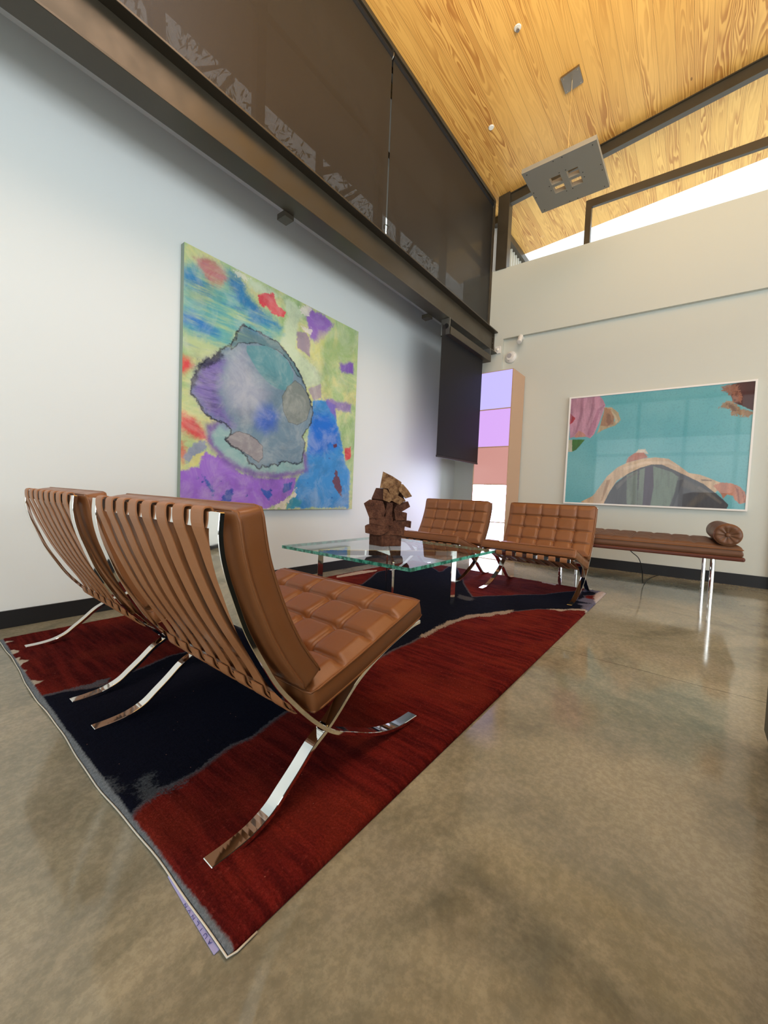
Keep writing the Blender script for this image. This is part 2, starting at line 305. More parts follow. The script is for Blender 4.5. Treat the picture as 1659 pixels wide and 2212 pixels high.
ART={
'teal':[[1.277,2.291],[1.437,2.366],[1.582,2.407],[1.698,2.403],[1.766,2.307],[1.837,2.238],[1.982,2.212],[2.047,2.173],[2.115,2.112],[2.026,2.03],[2.065,2.021],[1.868,1.979],[1.688,1.949],[1.669,1.847],[1.567,1.759],[1.517,1.754],[1.404,1.711],[1.278,1.752]],
'bluea':[[1.278,2.266],[1.365,2.272],[1.431,2.221],[1.469,2.175],[1.423,2.147],[1.349,2.16],[1.279,2.156]],
'blueb':[[1.274,1.966],[1.352,1.996],[1.445,1.977],[1.523,1.931],[1.544,1.901],[1.447,1.887],[1.354,1.9],[1.275,1.898]],
'bluec':[[1.614,2.384],[1.698,2.403],[1.743,2.356],[1.756,2.293],[1.837,2.238],[1.909,2.205],[1.862,2.168],[1.77,2.182],[1.681,2.215],[1.627,2.278]],
'blued':[[1.793,2.161],[1.909,2.205],[2.047,2.184],[2.087,2.145],[1.986,2.11],[1.888,2.096],[1.795,2.083]],
'yelgrn':[[1.285,1.85],[1.448,1.851],[1.566,1.815],[1.547,1.753],[1.404,1.676],[1.358,1.707],[1.278,1.744]],
'reda':[[1.355,2.362],[1.465,2.397],[1.562,2.398],[1.605,2.333],[1.566,2.261],[1.497,2.232],[1.439,2.261],[1.391,2.327]],
'redb':[[1.87,2.32],[1.94,2.359],[2.014,2.39],[2.042,2.318],[2.135,2.29],[2.123,2.238],[2.02,2.226],[1.956,2.254],[1.872,2.251]],
'redc':[[1.27,1.672],[1.34,1.675],[1.368,1.639],[1.316,1.572],[1.273,1.543]],
'redd':[[1.272,1.316],[1.339,1.284],[1.393,1.276],[1.452,1.193],[1.472,1.14],[1.396,1.14],[1.323,1.157],[1.274,1.194]],
'rede':[[1.275,1.114],[1.315,1.102],[1.334,1.014],[1.309,0.94],[1.273,0.99]],
'purpa':[[2.401,2.413],[2.574,2.432],[2.693,2.38],[2.629,2.297],[2.49,2.146],[2.412,2.155],[2.378,2.246],[2.36,2.33]],
'mauve':[[2.264,2.173],[2.365,2.196],[2.413,2.133],[2.402,2.038],[2.451,1.96],[2.373,2.017],[2.27,2.031],[2.252,2.103]],
'yela':[[2.517,2.248],[2.663,2.297],[2.555,2.119],[2.529,1.993],[2.566,1.885],[2.466,1.976],[2.43,2.103]],
'purpb':[[2.78,2.039],[2.981,2.108],[2.987,1.993],[2.82,1.963]],
'grnshade':[[2.553,2.177],[3.003,2.399],[2.999,2.126],[2.727,2.049],[2.658,1.69],[2.571,1.767]],
'bluebig':[[2.466,1.614],[2.626,1.658],[2.747,1.634],[2.773,1.476],[2.854,1.297],[2.9,1.122],[2.992,1.011],[2.993,0.638],[2.384,0.64],[2.251,0.64],[2.287,0.848],[2.313,0.907],[2.385,0.969],[2.409,1.147],[2.417,1.324],[2.455,1.506]],
'bluecore':[[2.472,1.485],[2.665,1.544],[2.813,1.394],[2.819,1.268],[2.6,1.143],[2.44,1.127],[2.419,1.266]],
'purpc':[[2.609,1.667],[2.984,1.694],[2.97,1.6],[2.767,1.6],[2.753,1.51],[2.681,1.572]],
'purpbot':[[1.279,0.893],[1.419,0.94],[1.464,1.046],[1.584,1.021],[1.737,0.925],[1.901,0.884],[2.091,0.883],[2.241,0.914],[2.299,0.906],[2.287,0.836],[2.247,0.755],[2.166,0.685],[2.008,0.63],[1.27,0.634]],
'halo':[[1.46,1.25],[1.483,1.095],[1.564,1.019],[1.693,0.932],[1.877,0.882],[2.091,0.883],[2.27,0.916],[2.431,0.972],[2.418,1.101],[2.377,1.167],[2.146,1.23],[1.772,1.281],[1.64,1.309]],
'haloin':[[1.51,1.183],[1.532,1.101],[1.626,1.034],[1.736,0.975],[1.899,0.936],[2.089,0.938],[2.239,0.959],[2.385,0.993],[2.365,1.096],[2.146,1.23],[1.772,1.281],[1.609,1.303]],
'body':[[1.74,2.044],[1.797,2.039],[1.866,2.038],[1.939,2.032],[2.052,2.017],[2.119,1.985],[2.175,1.937],[2.262,1.862],[2.322,1.799],[2.386,1.701],[2.435,1.619],[2.463,1.507],[2.444,1.41],[2.343,1.279],[2.391,1.215],[2.364,1.119],[2.352,1.048],[2.251,1.028],[2.194,1.046],[2.113,1.028],[2.101,0.994],[2.06,1.012],[2.022,0.998],[1.985,0.974],[1.947,0.992],[1.911,0.958],[1.862,0.996],[1.815,0.992],[1.79,1.051],[1.756,1.067],[1.744,1.096],[1.666,1.117],[1.612,1.159],[1.653,1.204],[1.652,1.242],[1.599,1.282],[1.518,1.297],[1.449,1.322],[1.41,1.388],[1.353,1.457],[1.361,1.548],[1.414,1.651],[1.479,1.706],[1.547,1.763],[1.566,1.806],[1.637,1.847],[1.678,1.917],[1.688,1.968]],
'spots':[[1.42,0.894],[2.302,0.837],[2.566,1.164],[2.96,1.075],[2.983,0.638],[1.288,0.634]],
'spots2':[[2.529,1.256],[2.946,1.335],[3.022,0.638],[2.508,0.639]],
'crown':[[1.74,2.044],[1.797,2.039],[1.866,2.038],[1.939,2.032],[2.052,2.017],[2.119,1.985],[2.175,1.937],[2.262,1.862],[2.323,1.788],[2.279,1.8],[2.176,1.905],[2.054,1.96],[1.991,1.933],[1.941,1.951],[1.846,1.944],[1.711,1.897],[1.648,1.831],[1.657,1.891],[1.677,1.955]],
'lightc':[[1.599,1.731],[1.756,1.893],[1.804,1.788],[1.878,1.657],[2.003,1.582],[1.944,1.465],[1.771,1.331],[1.638,1.405],[1.573,1.534]],
'purple_l':[[1.405,1.649],[1.547,1.753],[1.599,1.731],[1.57,1.628],[1.553,1.483],[1.607,1.37],[1.684,1.267],[1.642,1.241],[1.558,1.304],[1.449,1.331],[1.362,1.468],[1.37,1.559]],
'tealoval':[[1.778,1.9],[1.941,1.951],[2.055,1.944],[2.163,1.901],[2.236,1.8],[2.225,1.708],[2.159,1.638],[2.065,1.638],[1.962,1.677],[1.887,1.73],[1.827,1.795],[1.779,1.851]],
'olive':[[2.252,1.748],[2.325,1.732],[2.403,1.658],[2.437,1.561],[2.397,1.437],[2.295,1.374],[2.196,1.381],[2.138,1.47],[2.12,1.586],[2.171,1.674]],
'blob':[[1.908,1.458],[2.006,1.487],[2.086,1.417],[2.064,1.305],[1.963,1.258],[1.877,1.287],[1.851,1.365]],
'tan':[[1.664,1.205],[1.729,1.234],[1.808,1.226],[1.892,1.186],[1.942,1.139],[1.945,1.055],[1.909,1.01],[1.837,1.045],[1.767,1.079],[1.677,1.108],[1.613,1.149]],
'bluel1':[[1.448,0.877],[1.498,0.842],[1.539,0.767],[1.521,0.7],[1.489,0.785]],
'bluel2':[[1.592,0.71],[1.622,0.77],[1.696,0.812],[1.698,0.742],[1.645,0.682],[1.592,0.681]],
'bluel3':[[1.941,0.79],[2.016,0.782],[2.056,0.75],[2.019,0.706],[1.967,0.748]],
'bluel4':[[2.16,0.853],[2.257,0.869],[2.245,0.8],[2.163,0.764]],
'tealb':[[2.193,0.697],[2.262,0.743],[2.366,0.71],[2.353,0.652],[2.209,0.635]],
'creamb':[[2.008,0.63],[2.098,0.674],[2.192,0.719],[2.247,0.743],[2.302,0.814],[2.291,0.744],[2.221,0.697],[2.168,0.629]],
'brown1':[[2.778,1.022],[2.817,0.96],[2.877,0.86],[2.882,0.756],[2.806,0.819],[2.748,0.893],[2.781,0.945]],
'brown2':[[2.731,1.257],[2.783,1.263],[2.785,1.238],[2.75,1.228]],
'redr':[[2.894,1.238],[2.988,1.262],[2.994,1.157],[2.92,1.11]],
'blackl1':[[1.395,1.664],[1.479,1.715],[1.557,1.784],[1.587,1.774],[1.548,1.707],[1.452,1.653],[1.406,1.595],[1.389,1.51],[1.371,1.488],[1.352,1.51],[1.369,1.577]],
'creamtop':[[1.644,2.417],[1.741,2.422],[1.786,2.413],[1.743,2.356],[1.709,2.389],[1.655,2.403]],
'creamt2':[[2.284,2.39],[2.401,2.413],[2.373,2.357],[2.3,2.341]],
'creamt3':[[2.29,2.238],[2.424,2.239],[2.411,2.189],[2.321,2.204]],
'paleg':[[1.741,2.422],[2.241,2.396],[2.33,2.33],[2.275,2.255],[2.255,2.027],[2.405,1.958],[2.55,1.881],[2.538,1.783],[2.385,1.723],[2.262,1.862],[2.147,1.961],[2.078,2.025],[2.115,2.101],[2.149,2.263],[2.105,2.385],[1.881,2.345],[1.788,2.346]],
'mauve2':[[2.4,1.716],[2.554,1.787],[2.56,1.669],[2.466,1.625]],
'grayl':[[1.308,0.994],[1.369,1.091],[1.462,1.13],[1.473,1.066],[1.399,0.984],[1.327,0.942]],
'yell':[[1.426,1.042],[1.464,1.056],[1.446,0.979],[1.354,0.917],[1.344,0.961]],
}
PIC={
'pink':[[1.093,2.109],[0.764,2.089],[0.719,2.031],[0.688,1.967],[0.71,1.878],[0.733,1.803],[0.792,1.622],[0.831,1.578],[0.874,1.595],[0.934,1.63],[1.063,1.588]],
'face':[[0.7,1.938],[0.632,1.916],[0.586,1.822],[0.594,1.732],[0.659,1.706],[0.729,1.726],[0.708,1.847]],
'hair':[[0.701,1.945],[0.619,1.93],[0.549,1.864],[0.518,1.772],[0.567,1.716],[0.632,1.697],[0.738,1.65],[0.764,1.621],[0.729,1.726],[0.62,1.719],[0.577,1.776],[0.615,1.855],[0.697,1.892]],
'book':[[1.032,1.571],[0.887,1.564],[0.981,1.442],[1.024,1.419]],
'bookp':[[1.099,1.566],[1.032,1.571],[1.016,1.419],[1.09,1.418]],
'hands':[[1.006,1.618],[0.965,1.679],[0.906,1.644],[0.875,1.603],[1.004,1.594]],
'scarf':[[0.768,1.929],[0.696,1.975],[0.688,1.959],[0.745,1.896],[0.773,1.775],[0.806,1.623],[0.845,1.578],[0.864,1.657],[0.802,1.808]],
'redc':[[1.084,1.909],[1.011,1.832],[1.044,1.779],[1.08,1.757]],
'cream':[[0.899,0.791],[0.844,0.825],[0.762,0.875],[0.686,1.002],[0.624,1.11],[0.524,1.217],[0.424,1.276],[0.276,1.318],[0.155,1.331],[0.036,1.314],[-0.059,1.243],[-0.154,1.159],[-0.253,1.139],[-0.352,1.092],[-0.437,1.053],[-0.42,0.999],[-0.382,0.944],[-0.228,1.022],[0.004,1.158],[0.186,1.245],[0.367,1.172],[0.515,1.066],[0.587,0.928],[0.632,0.787],[0.742,0.779]],
'trous':[[0.639,0.787],[0.587,0.928],[0.527,1.036],[0.416,1.142],[0.294,1.216],[0.186,1.252],[0.091,1.251],[-0.017,1.194],[-0.156,1.117],[-0.292,1.037],[-0.392,0.945],[-0.458,0.88],[-0.502,0.829],[-0.489,0.781],[-0.243,0.781]],
'head':[[0.437,1.276],[0.415,1.336],[0.354,1.386],[0.268,1.391],[0.227,1.332],[0.276,1.318],[0.374,1.29],[0.423,1.254]],
'headh':[[0.354,1.379],[0.319,1.422],[0.258,1.427],[0.23,1.376],[0.255,1.376]],
'hand':[[-0.366,1.025],[-0.436,1.06],[-0.508,1.054],[-0.58,1.016],[-0.622,0.965],[-0.643,0.888],[-0.629,0.855],[-0.591,0.84],[-0.548,0.884],[-0.536,0.923],[-0.485,0.934],[-0.457,0.893],[-0.433,0.946]],
'brownp':[[-0.445,2.068],[-0.543,2.088],[-0.649,2.093],[-0.65,1.776],[-0.569,1.822],[-0.477,1.882],[-0.452,1.95]],
'fig2':[[-0.375,2.05],[-0.435,2.069],[-0.515,2.059],[-0.552,1.939],[-0.537,1.863],[-0.486,1.894],[-0.452,1.95],[-0.388,2.009]],
'fig3':[[-0.363,1.84],[-0.416,1.895],[-0.487,1.868],[-0.57,1.809],[-0.64,1.764],[-0.594,1.723],[-0.524,1.748],[-0.475,1.752],[-0.44,1.82]],
'lapel1':[[0.421,1.127],[0.317,1.187],[0.294,0.789],[0.401,0.791]],
'lapel2':[[0.299,1.194],[0.245,1.216],[0.244,0.789],[0.294,0.789]],
'lapel3':[[0.173,1.237],[0.005,1.172],[-0.067,1.116],[-0.053,0.976],[-0.007,0.787],[0.177,0.788],[0.154,1.013]],
'belt':[[0.245,1.216],[0.173,1.237],[0.154,1.013],[0.171,0.788],[0.244,0.789]],
'fold1':[[-0.067,1.116],[-0.228,1.022],[-0.34,0.943],[-0.29,0.887],[-0.22,0.801],[-0.154,0.79],[-0.255,0.94],[-0.096,1.019]],
'face2':[[0.669,1.874],[0.627,1.84],[0.609,1.764],[0.64,1.72],[0.67,1.768]],
'hair2':[[0.631,1.901],[0.574,1.836],[0.543,1.759],[0.568,1.731],[0.593,1.823]],
'pf1':[[0.961,2.095],[0.925,2.091],[0.928,1.896],[0.979,1.664],[1.007,1.633],[0.963,1.883]],
'pf2':[[0.833,2.089],[0.812,2.086],[0.81,1.932],[0.862,1.751],[0.882,1.721],[0.838,1.935]],
'pf3':[[1.063,2.106],[1.048,2.104],[1.044,1.906],[1.066,1.764],[1.069,1.956]],
'tf1':[[0.525,1.005],[0.414,1.112],[0.317,1.172],[0.303,1.157],[0.412,1.082],[0.509,0.96]],
'tf2':[[-0.25,1.022],[-0.339,0.956],[-0.449,0.853],[-0.44,0.832],[-0.33,0.922],[-0.24,0.995]],
'tf3':[[-0.058,1.074],[-0.114,1.089],[-0.078,0.934],[-0.041,0.792],[-0.024,0.791],[-0.044,0.933]],
'cf1':[[0.622,1.065],[0.582,1.08],[0.615,0.957],[0.649,0.833],[0.674,0.801],[0.648,0.941]],
'cf2':[[0.472,1.217],[0.249,1.289],[0.035,1.286],[-0.061,1.215],[0.033,1.257],[0.248,1.26],[0.444,1.187]],
'fg1':[[-0.54,1.015],[-0.571,0.99],[-0.59,0.846],[-0.58,0.846],[-0.564,0.95]],
'fg2':[[-0.591,0.99],[-0.613,0.952],[-0.628,0.861],[-0.619,0.854],[-0.604,0.938]],
'cuff':[[-0.256,1.091],[-0.352,1.085],[-0.358,1.072],[-0.268,1.075]],
'f2a':[[-0.478,2.025],[-0.519,1.994],[-0.504,1.918],[-0.471,1.974]],
'f3a':[[-0.427,1.874],[-0.489,1.842],[-0.532,1.786],[-0.472,1.791]],
}

# ------------------------------------------------------------------ pattern fields (signed distance to painted regions)
def sdf(P, poly):
    V = np.array(poly, float); A = V; B = np.roll(V, -1, 0)
    best = np.full(len(P), 1e9); ins = np.zeros(len(P), bool)
    for a, b in zip(A, B):
        e = b-a; L2 = max(e@e, 1e-12)
        t = np.clip(((P-a)@e)/L2, 0, 1); d = P-(a+t[:, None]*e)
        best = np.minimum(best, (d*d).sum(1))
        c = ((a[1] > P[:, 1]) != (b[1] > P[:, 1]))
        xi = a[0]+(P[:, 1]-a[1])*(b[0]-a[0])/((b[1]-a[1]) if abs(b[1]-a[1]) > 1e-9 else 1e-9)
        ins ^= c & (P[:, 0] < xi)
    return np.where(ins, 1, -1)*np.sqrt(best)
def add_fields(me, P, polys):
    for k, pl in polys.items():
        a = me.attributes.new(k, 'FLOAT', 'POINT'); a.data.foreach_set('value', sdf(P, pl).astype(np.float32))
def layer_stack(n, base, layers, big, fine):
    """layers: (attribute, colour, softness, wobble amplitude, opacity, 'fill' or 'line')"""
    col = base
    b0 = n.math('SUBTRACT', big, .5); f0 = n.math('SUBTRACT', fine, .5)
    for at, c, soft, amp, op, mode in layers:
        v = n.math('ADD', n.math('ADD', n.attr(at), n.math('MULTIPLY', b0, amp)), n.math('MULTIPLY', f0, amp*1.0))
        if mode == 'line': f = n.ss(n.math('ABSOLUTE', v), 0, soft, op, 0)
        else: f = n.ss(v, -soft, soft, 0, op)
        col = n.mix(f, col, c)
    return col

# ------------------------------------------------------------------ the room
YA = 2.86          # white wall on the left
DB = 5.47          # distance of the far wall along its normal
X0, Y0 = -4.6, -5.2
bm = bmesh.new(); box(bm, X0-.2, 5.9, Y0-.2, YA+.2, -.1, 0); struct('floor', bm, M_floor)

bm = bmesh.new(); box(bm, X0, 5.62, YA, YA+.15, 0, 3.13); struct('wall_left', bm, M_wallA)
bm = bmesh.new(); box(bm, X0, 5.36, YA-.012, YA, 0, .093); struct('baseboard_left', bm, M_base)
# soffit that closes the recess above the white wall, behind the steel beam
bm = bmesh.new(); box(bm, X0, 5.4, 2.475, YA+.15, 3.10, 3.13); struct('trim_1', bm, M_wallA)
# far wall: recessed field, the deeper band above it and the pier at the corner
bm = bmesh.new()
boxB(bm, -4.9, 2.62, DB, DB+.2, 0, 3.93)
boxB(bm, -4.9, 2.62, DB-.05, DB, 2.985, 3.94)
boxB(bm, 1.985, 2.62, DB-.05, DB, 0, 2.985)
struct('wall_far', bm, M_wallB)
bm = bmesh.new(); boxB(bm, -.90, 1.985, DB-.012, DB, 0, .12); boxB(bm, 1.985, 2.60, DB-.062, DB-.05, 0, .12); struct('baseboard_far', bm, M_base)
# dark doorway in the far wall, just beyond the right edge of the photograph
dr = empty('door_1', PB(-1.4, DB-.02, 0)); dr['kind'] = 'structure'
sh = PB(-1.4, DB-.02, 0)
bm = bmesh.new(); boxB(bm, -1.86, -.94, DB-.03, DB-.005, 0, 2.2); tobj('door_panel', bm, M_dark, dr, shift=sh)
bm = bmesh.new()
for a in ((-1.94, -1.86), (-.94, -.86)): boxB(bm, a[0], a[1], DB-.05, DB-.004, 0, 2.28)
boxB(bm, -1.86, -.94, DB-.05, DB-.004, 2.2, 2.28); tobj('door_frame', bm, M_steel, dr, shift=sh)
bm = bmesh.new(); tube(bm, [PB(-1.02, DB-.03, 1.0), PB(-1.02, DB-.08, 1.0), PB(-1.13, DB-.08, 1.0)], .01); tobj('door_handle', bm, M_brush, dr, shift=sh)

# ceiling boards inside, and the same boards running on outside as the eave
def slab(bm, x0, x1, y0, y1, th=.12, x1b=None):
    x1b = x1 if x1b is None else x1b
    P = [(x0, y0), (x1b, y0), (x1, y1), (x0, y1)]
    hexa(bm, [(a, b, ceil_z(b)) for a, b in P]+[(a, b, ceil_z(b)+th) for a, b in P])
bm = bmesh.new(); slab(bm, X0-.1, 5.60, Y0-.2, 2.60); struct('ceiling', bm, M_ceil)
bm = bmesh.new(); slab(bm, 5.60, 6.74, Y0-.2, 2.60, .12, 7.62); slab(bm, X0-.1, 6.74, 2.60, 3.72, .12)
o = struct('trim_2', bm, M_ceil)
# walls behind the camera: window walls with steel mullions
def window_wall(name, pts, nrm, z1s, n_bays, y_ax):
    wroot = empty(name, pts[0]); wroot['kind'] = 'structure'; s = Vector(pts[0])
    a, b = Vector(pts[0]), Vector(pts[1]); d = (b-a); L = d.length; d.normalize(); nn = Vector(nrm)
    fr = bmesh.new(); gl = bmesh.new()
    def bar(bm, u0, u1, z0, z1, t0=-.05, t1=.05, z0b=None, z1b=None):
        p = [a+d*u0+nn*t0, a+d*u1+nn*t0, a+d*u1+nn*t1, a+d*u0+nn*t1]
        hexa(bm, [(q.x, q.y, z0) for q in p]+[(q.x, q.y, z1) for q in p])
    for i in range(n_bays+1):
        u = L*i/n_bays; bar(fr, max(u-.05, 0), min(u+.05, L), .0, z1s)
    for z in (.05, 2.4, z1s-.06): bar(fr, 0, L, z-.05, z+.05, -.04, .04)
    for i in range(n_bays):
        bar(gl, L*i/n_bays+.05, L*(i+1)/n_bays-.05, .1, z1s-.1, -.006, .006)
    tobj('window_frame', fr, M_steel, wroot, shift=s); tobj('window_pane', gl, M_pane, wroot, shift=s)
window_wall('window_1', ((X0, -4.2, 0), (X0, 2.0, 0)), (1, 0, 0), 4.2, 5, 0)
window_wall('window_2', ((-3.4, Y0, 0), (4.6, Y0, 0)), (0, 1, 0), 4.2, 6, 0)
bm = bmesh.new()
box(bm, X0-.1, X0+.05, -5.2, -4.2, 0, 5.9); box(bm, X0-.1, X0+.05, 2.0, 2.86, 0, 4.9); box(bm, X0-.1, X0+.05, -4.2, 2.0, 4.2, 5.85)
struct('wall_back', bm, M_wallA)
bm = bmesh.new()
box(bm, X0, -3.4, Y0-.1, Y0+.05, 0, 5.9); box(bm, 4.6, 5.8, Y0-.1, Y0+.05, 0, 5.9); box(bm, -3.4, 4.6, Y0-.1, Y0+.05, 4.2, 5.9)
struct('wall_right', bm, M_wallA)

# steel wide-flange beam along the left wall
bm = bmesh.new()
def beam_prof(bm, x0, x1, yf, yb, z0, z1, tf, tw):
    yc = (yf+yb)/2
    box(bm, x0, x1, yf, yb, z0, z0+tf); box(bm, x0, x1, yf, yb, z1-tf, z1); box(bm, x0, x1, yc-tw/2, yc+tw/2, z0+tf, z1-tf)
beam_prof(bm, X0+.05, 5.305, 2.295, 2.445, 2.79, 3.085, .014, .012)
struct('trim_3', bm, M_steel, bevel=.002, seg=1)
bm = bmesh.new()
for k, z in enumerate((2.86, 2.94, 3.02)): sphere(bm, (5.29, 2.362, z), .012, 1, 8)
box(bm, 5.29, 5.312, 2.345, 2.36, 2.80, 3.07); struct('trim_4', bm, M_steel)
# hanger clips between the beam and the white wall
bm = bmesh.new()
for x in (1.86, 3.80):
    box(bm, x-.04, x+.04, 2.44, 2.53, 2.76, 2.80)
struct('trim_5', bm, M_steel)

# clerestory glazing on the left: steel frame and glass behind the shades
wr = empty('window_3', (2, 2.55, 3.4)); wr['kind'] = 'structure'; s = Vector((2, 2.55, 3.4))
bm = bmesh.new()
for x in (-2.5, -1.1, .3, 1.66, 2.975, 4.2, 5.3): box(bm, x-.035, x+.035, 2.53, 2.59, 3.1, 4.9)
box(bm, X0, 5.34, 2.53, 2.59, 3.08, 3.15); box(bm, X0, 5.34, 2.53, 2.59, 4.80, 4.90); box(bm, X0, 5.34, 2.53, 2.59, 4.02, 4.08)
tobj('window_frame', bm, M_steel, wr, shift=s)
bm = bmesh.new(); box(bm, X0, 5.34, 2.555, 2.565, 3.12, 4.86); tobj('window_pane', bm, M_pane, wr, shift=s)

# clerestory in the far wall
sB = PB(0, DB, 3.94); wr = empty('window_4', sB); wr['kind'] = 'structure'
bm = bmesh.new()
boxB(bm, .985, 1.05, DB+.0, DB+.07, 3.93, 4.49); boxB(bm, -2.0, .985, DB-.0, DB+.04, 4.40, 4.49)
boxB(bm, -4.9, -2.0, DB-.0, DB+.04, 4.385, 4.495); boxB(bm, -2.03, -1.97, DB, DB+.07, 3.93, 4.385)
tobj('window_frame', bm, M_steel, wr, shift=sB)
bm = bmesh.new(); boxB(bm, -4.9, .985, DB+.02, DB+.05, 3.93, 3.955); tobj('window_sill', bm, M_brush, wr, shift=sB)
bm = bmesh.new()
def boxslope(bm, t0, t1, d0, d1, z0f, z1f):
    P = [PB(t0, d0, 0), PB(t0, d1, 0), PB(t1, d1, 0), PB(t1, d0, 0)]
    hexa(bm, [(p.x, p.y, z0f(p.y)) for p in P]+[(p.x, p.y, z1f(p.y)) for p in P])
boxslope(bm, -4.9, 2.1, DB+.045, DB+.055, lambda y: 3.93, lambda y: ceil_z(y))
tobj('window_pane', bm, M_pane, wr, shift=sB)
# rafter that follows the roof slope over the glass
bm = bmesh.new()
cz = ceil_z
boxslope(bm, -4.9, 2.14, DB-.035, DB+.035, lambda y: cz(y)-.013, lambda y: cz(y)-.001)
boxslope(bm, -4.9, 2.14, DB-.015, DB-.003, lambda y: cz(y)-.128, lambda y: cz(y)-.012)
boxslope(bm, -4.9, 2.14, DB-.035, DB+.035, lambda y: cz(y)-.140, lambda y: cz(y)-.128)
struct('trim_6', bm, M_steel)
# steel post at the corner
bm = bmesh.new(); boxslope(bm, 1.99, 2.145, DB-.07, DB+.06, lambda y: 3.935, lambda y: cz(y)-.004); struct('trim_7', bm, M_steel, bevel=.004)
# ribbed white exterior wall seen through the clerestory, under the eave
bm = bmesh.new(); box(bm, 5.70, 7.0, 2.60, 2.66, 0, 4.84)
for k in range(13): box(bm, 5.72+k*.1, 5.745+k*.1, 2.575, 2.60, 0, 4.84)
struct('wall_outside', bm, M_whiteplastic)
bm = bmesh.new()
hexa(bm, [(5.62, 2.52, 4.80), (7.02, 2.52, 4.80), (7.02, 2.62, 4.80), (5.62, 2.62, 4.80), (5.62, 2.52, 4.9), (7.02, 2.52, 4.9), (7.02, 2.62, 4.89), (5.62, 2.62, 4.89)])
struct('trim_8', bm, M_steel)
bm = bmesh.new(); box(bm, X0, 5.7, 2.62, 3.70, 4.70, 4.715); struct('trim_9', bm, M_steel)

# ------------------------------------------------------------------ roller shades
def roller_shade(x0, x1, label, z0=3.095, z1=4.78):
    r = empty('roller_shade', ((x0+x1)/2, 2.45, z0), label, 'window shade', 'tall screen shades above the steel beam'); s = r.location.copy()
    bm = bmesh.new(); box(bm, x0, x1, 2.449, 2.4505, z0+.02, z1+.03); tobj('fabric', bm, M_shade, r, shift=s)
    bm = bmesh.new(); box(bm, x0, x1, 2.442, 2.458, z0, z0+.03); tobj('hem_bar', bm, M_steel, r, shift=s, bevel=.003)
    bm = bmesh.new(); tube(bm, [(x0, 2.47, z1+.045), (x1, 2.47, z1+.045)], .036, 20); tobj('roller_tube', bm, M_shade2, r, shift=s, smooth=False)
    bm = bmesh.new(); tube(bm, [(x1-.004, 2.47, z1+.045), (x1+.004, 2.47, z1+.045)], .042, 20); box(bm, x1-.003, x1+.003, 2.44, 2.50, z1+.05, z1+.13)
    tobj('bracket', bm, M_brush, r, shift=s)
    return r
roller_shade(.62, 2.965, 'wide brown screen shade at upper left with tree light glinting through its foot')
roller_shade(2.985, 5.27, 'brown screen shade above the beam beside the corner post')
roller_shade(-1.80, .60, 'dark screen shade above the beam beyond the left edge')
# fascia rail above the tubes and side channel by the far wall
bm = bmesh.new(); box(bm, X0, 5.30, 2.43, 2.52, 4.865, 4.908); box(bm, 5.275, 5.30, 2.435, 2.47, 3.09, 4.87); box(bm, 5.30, 5.318, 2.43, 2.52, 3.09, 4.90)
struct('trim_10', bm, M_steel, bevel=.003, seg=1)

r = empty('roller_shade', (4.45, 2.33, 1.24), 'black blackout shade hanging below the beam beside the glowing column', 'window shade'); s = r.location.copy()
bm = bmesh.new(); box(bm, 3.875, 4.935, 2.329, 2.3305, 1.245, 2.70); tobj('fabric', bm, M_shade2, r, shift=s)
bm = bmesh.new(); box(bm, 3.875, 4.935, 2.323, 2.337, 1.235, 1.258); tobj('hem_bar', bm, M_blackplastic, r, shift=s, bevel=.003)
bm = bmesh.new()
box(bm, 3.96, 5.06, 2.27, 2.276, 2.61, 2.69); box(bm, 3.96, 5.06, 2.27, 2.40, 2.606, 2.612)
tobj('fascia', bm, M_steel, r, shift=s)
bm = bmesh.new(); tube(bm, [(3.95, 2.325, 2.70), (5.05, 2.325, 2.70)], .03, 16); tobj('roller_tube', bm, M_shade2, r, shift=s)
for xb in (3.952, 5.055):
    bm = bmesh.new(); box(bm, xb, xb+.006, 2.28, 2.39, 2.61, 2.785); tobj('bracket', bm, M_brush, r, shift=s)

# trees outside the left clerestory
def leaf_mat():
    n = NT('tree_foliage'); n.pr(n.mix(n.noise(2, 2), (.02, .035, .012), (.05, .08, .02)), .7); return n.m
M_leaf = leaf_mat(); M_bark = paint('tree_bark', (.05, .038, .028), .8)
def tree(x, y, h, r, seed, label):
    R = random.Random(seed); root = empty('tree', (x, y, 0), label, 'tree', 'trees outside the clerestory')
    bm = bmesh.new(); tube(bm, [(0, 0, 0), (.1, .05, h*.4), (0, .1, h*.8)], [.2, .15, .06], 10)
    for k in range(14):
        a = R.uniform(0, 6.28); z = h*R.uniform(.3, .7); q = Vector((math.cos(a), math.sin(a), .7))*R.uniform(.8, 1.6)
        tube(bm, [(0, 0, z), Vector((0, 0, z))+q*.5, Vector((0, 0, z+.2))+q], [.07, .04, .015], 6)
    tobj('trunk', bm, M_bark, root)
    bm = bmesh.new()
    for k in range(2700):
        a = R.uniform(0, 6.28); rr = r*R.uniform(.1, 1)**.5; z = h*.62+R.gauss(0, h*.17)
        c = Vector((rr*math.cos(a), rr*math.sin(a), z)); u = Vector((R.gauss(0, 1), R.gauss(0, 1), R.gauss(0, 1))).normalized(); v = u.orthogonal().normalized(); sz = R.uniform(.04, .10)
        bm.faces.new([bm.verts.new(c+u*sz), bm.verts.new(c+v*sz*.5), bm.verts.new(c-u*sz), bm.verts.new(c-v*sz*.5)])
    me = bpy.data.meshes.new('foliage'); bm.to_mesh(me); bm.free(); link('foliage', me, M_leaf, root)
tree(2.5, 6.3, 10.6, 1.4, 1, 'leafy tree outside behind the upper left shade, nearest the room corner of the photo')
tree(5.8, 6.6, 11, 1.6, 2, 'leafy tree outside behind the middle of the upper shades')
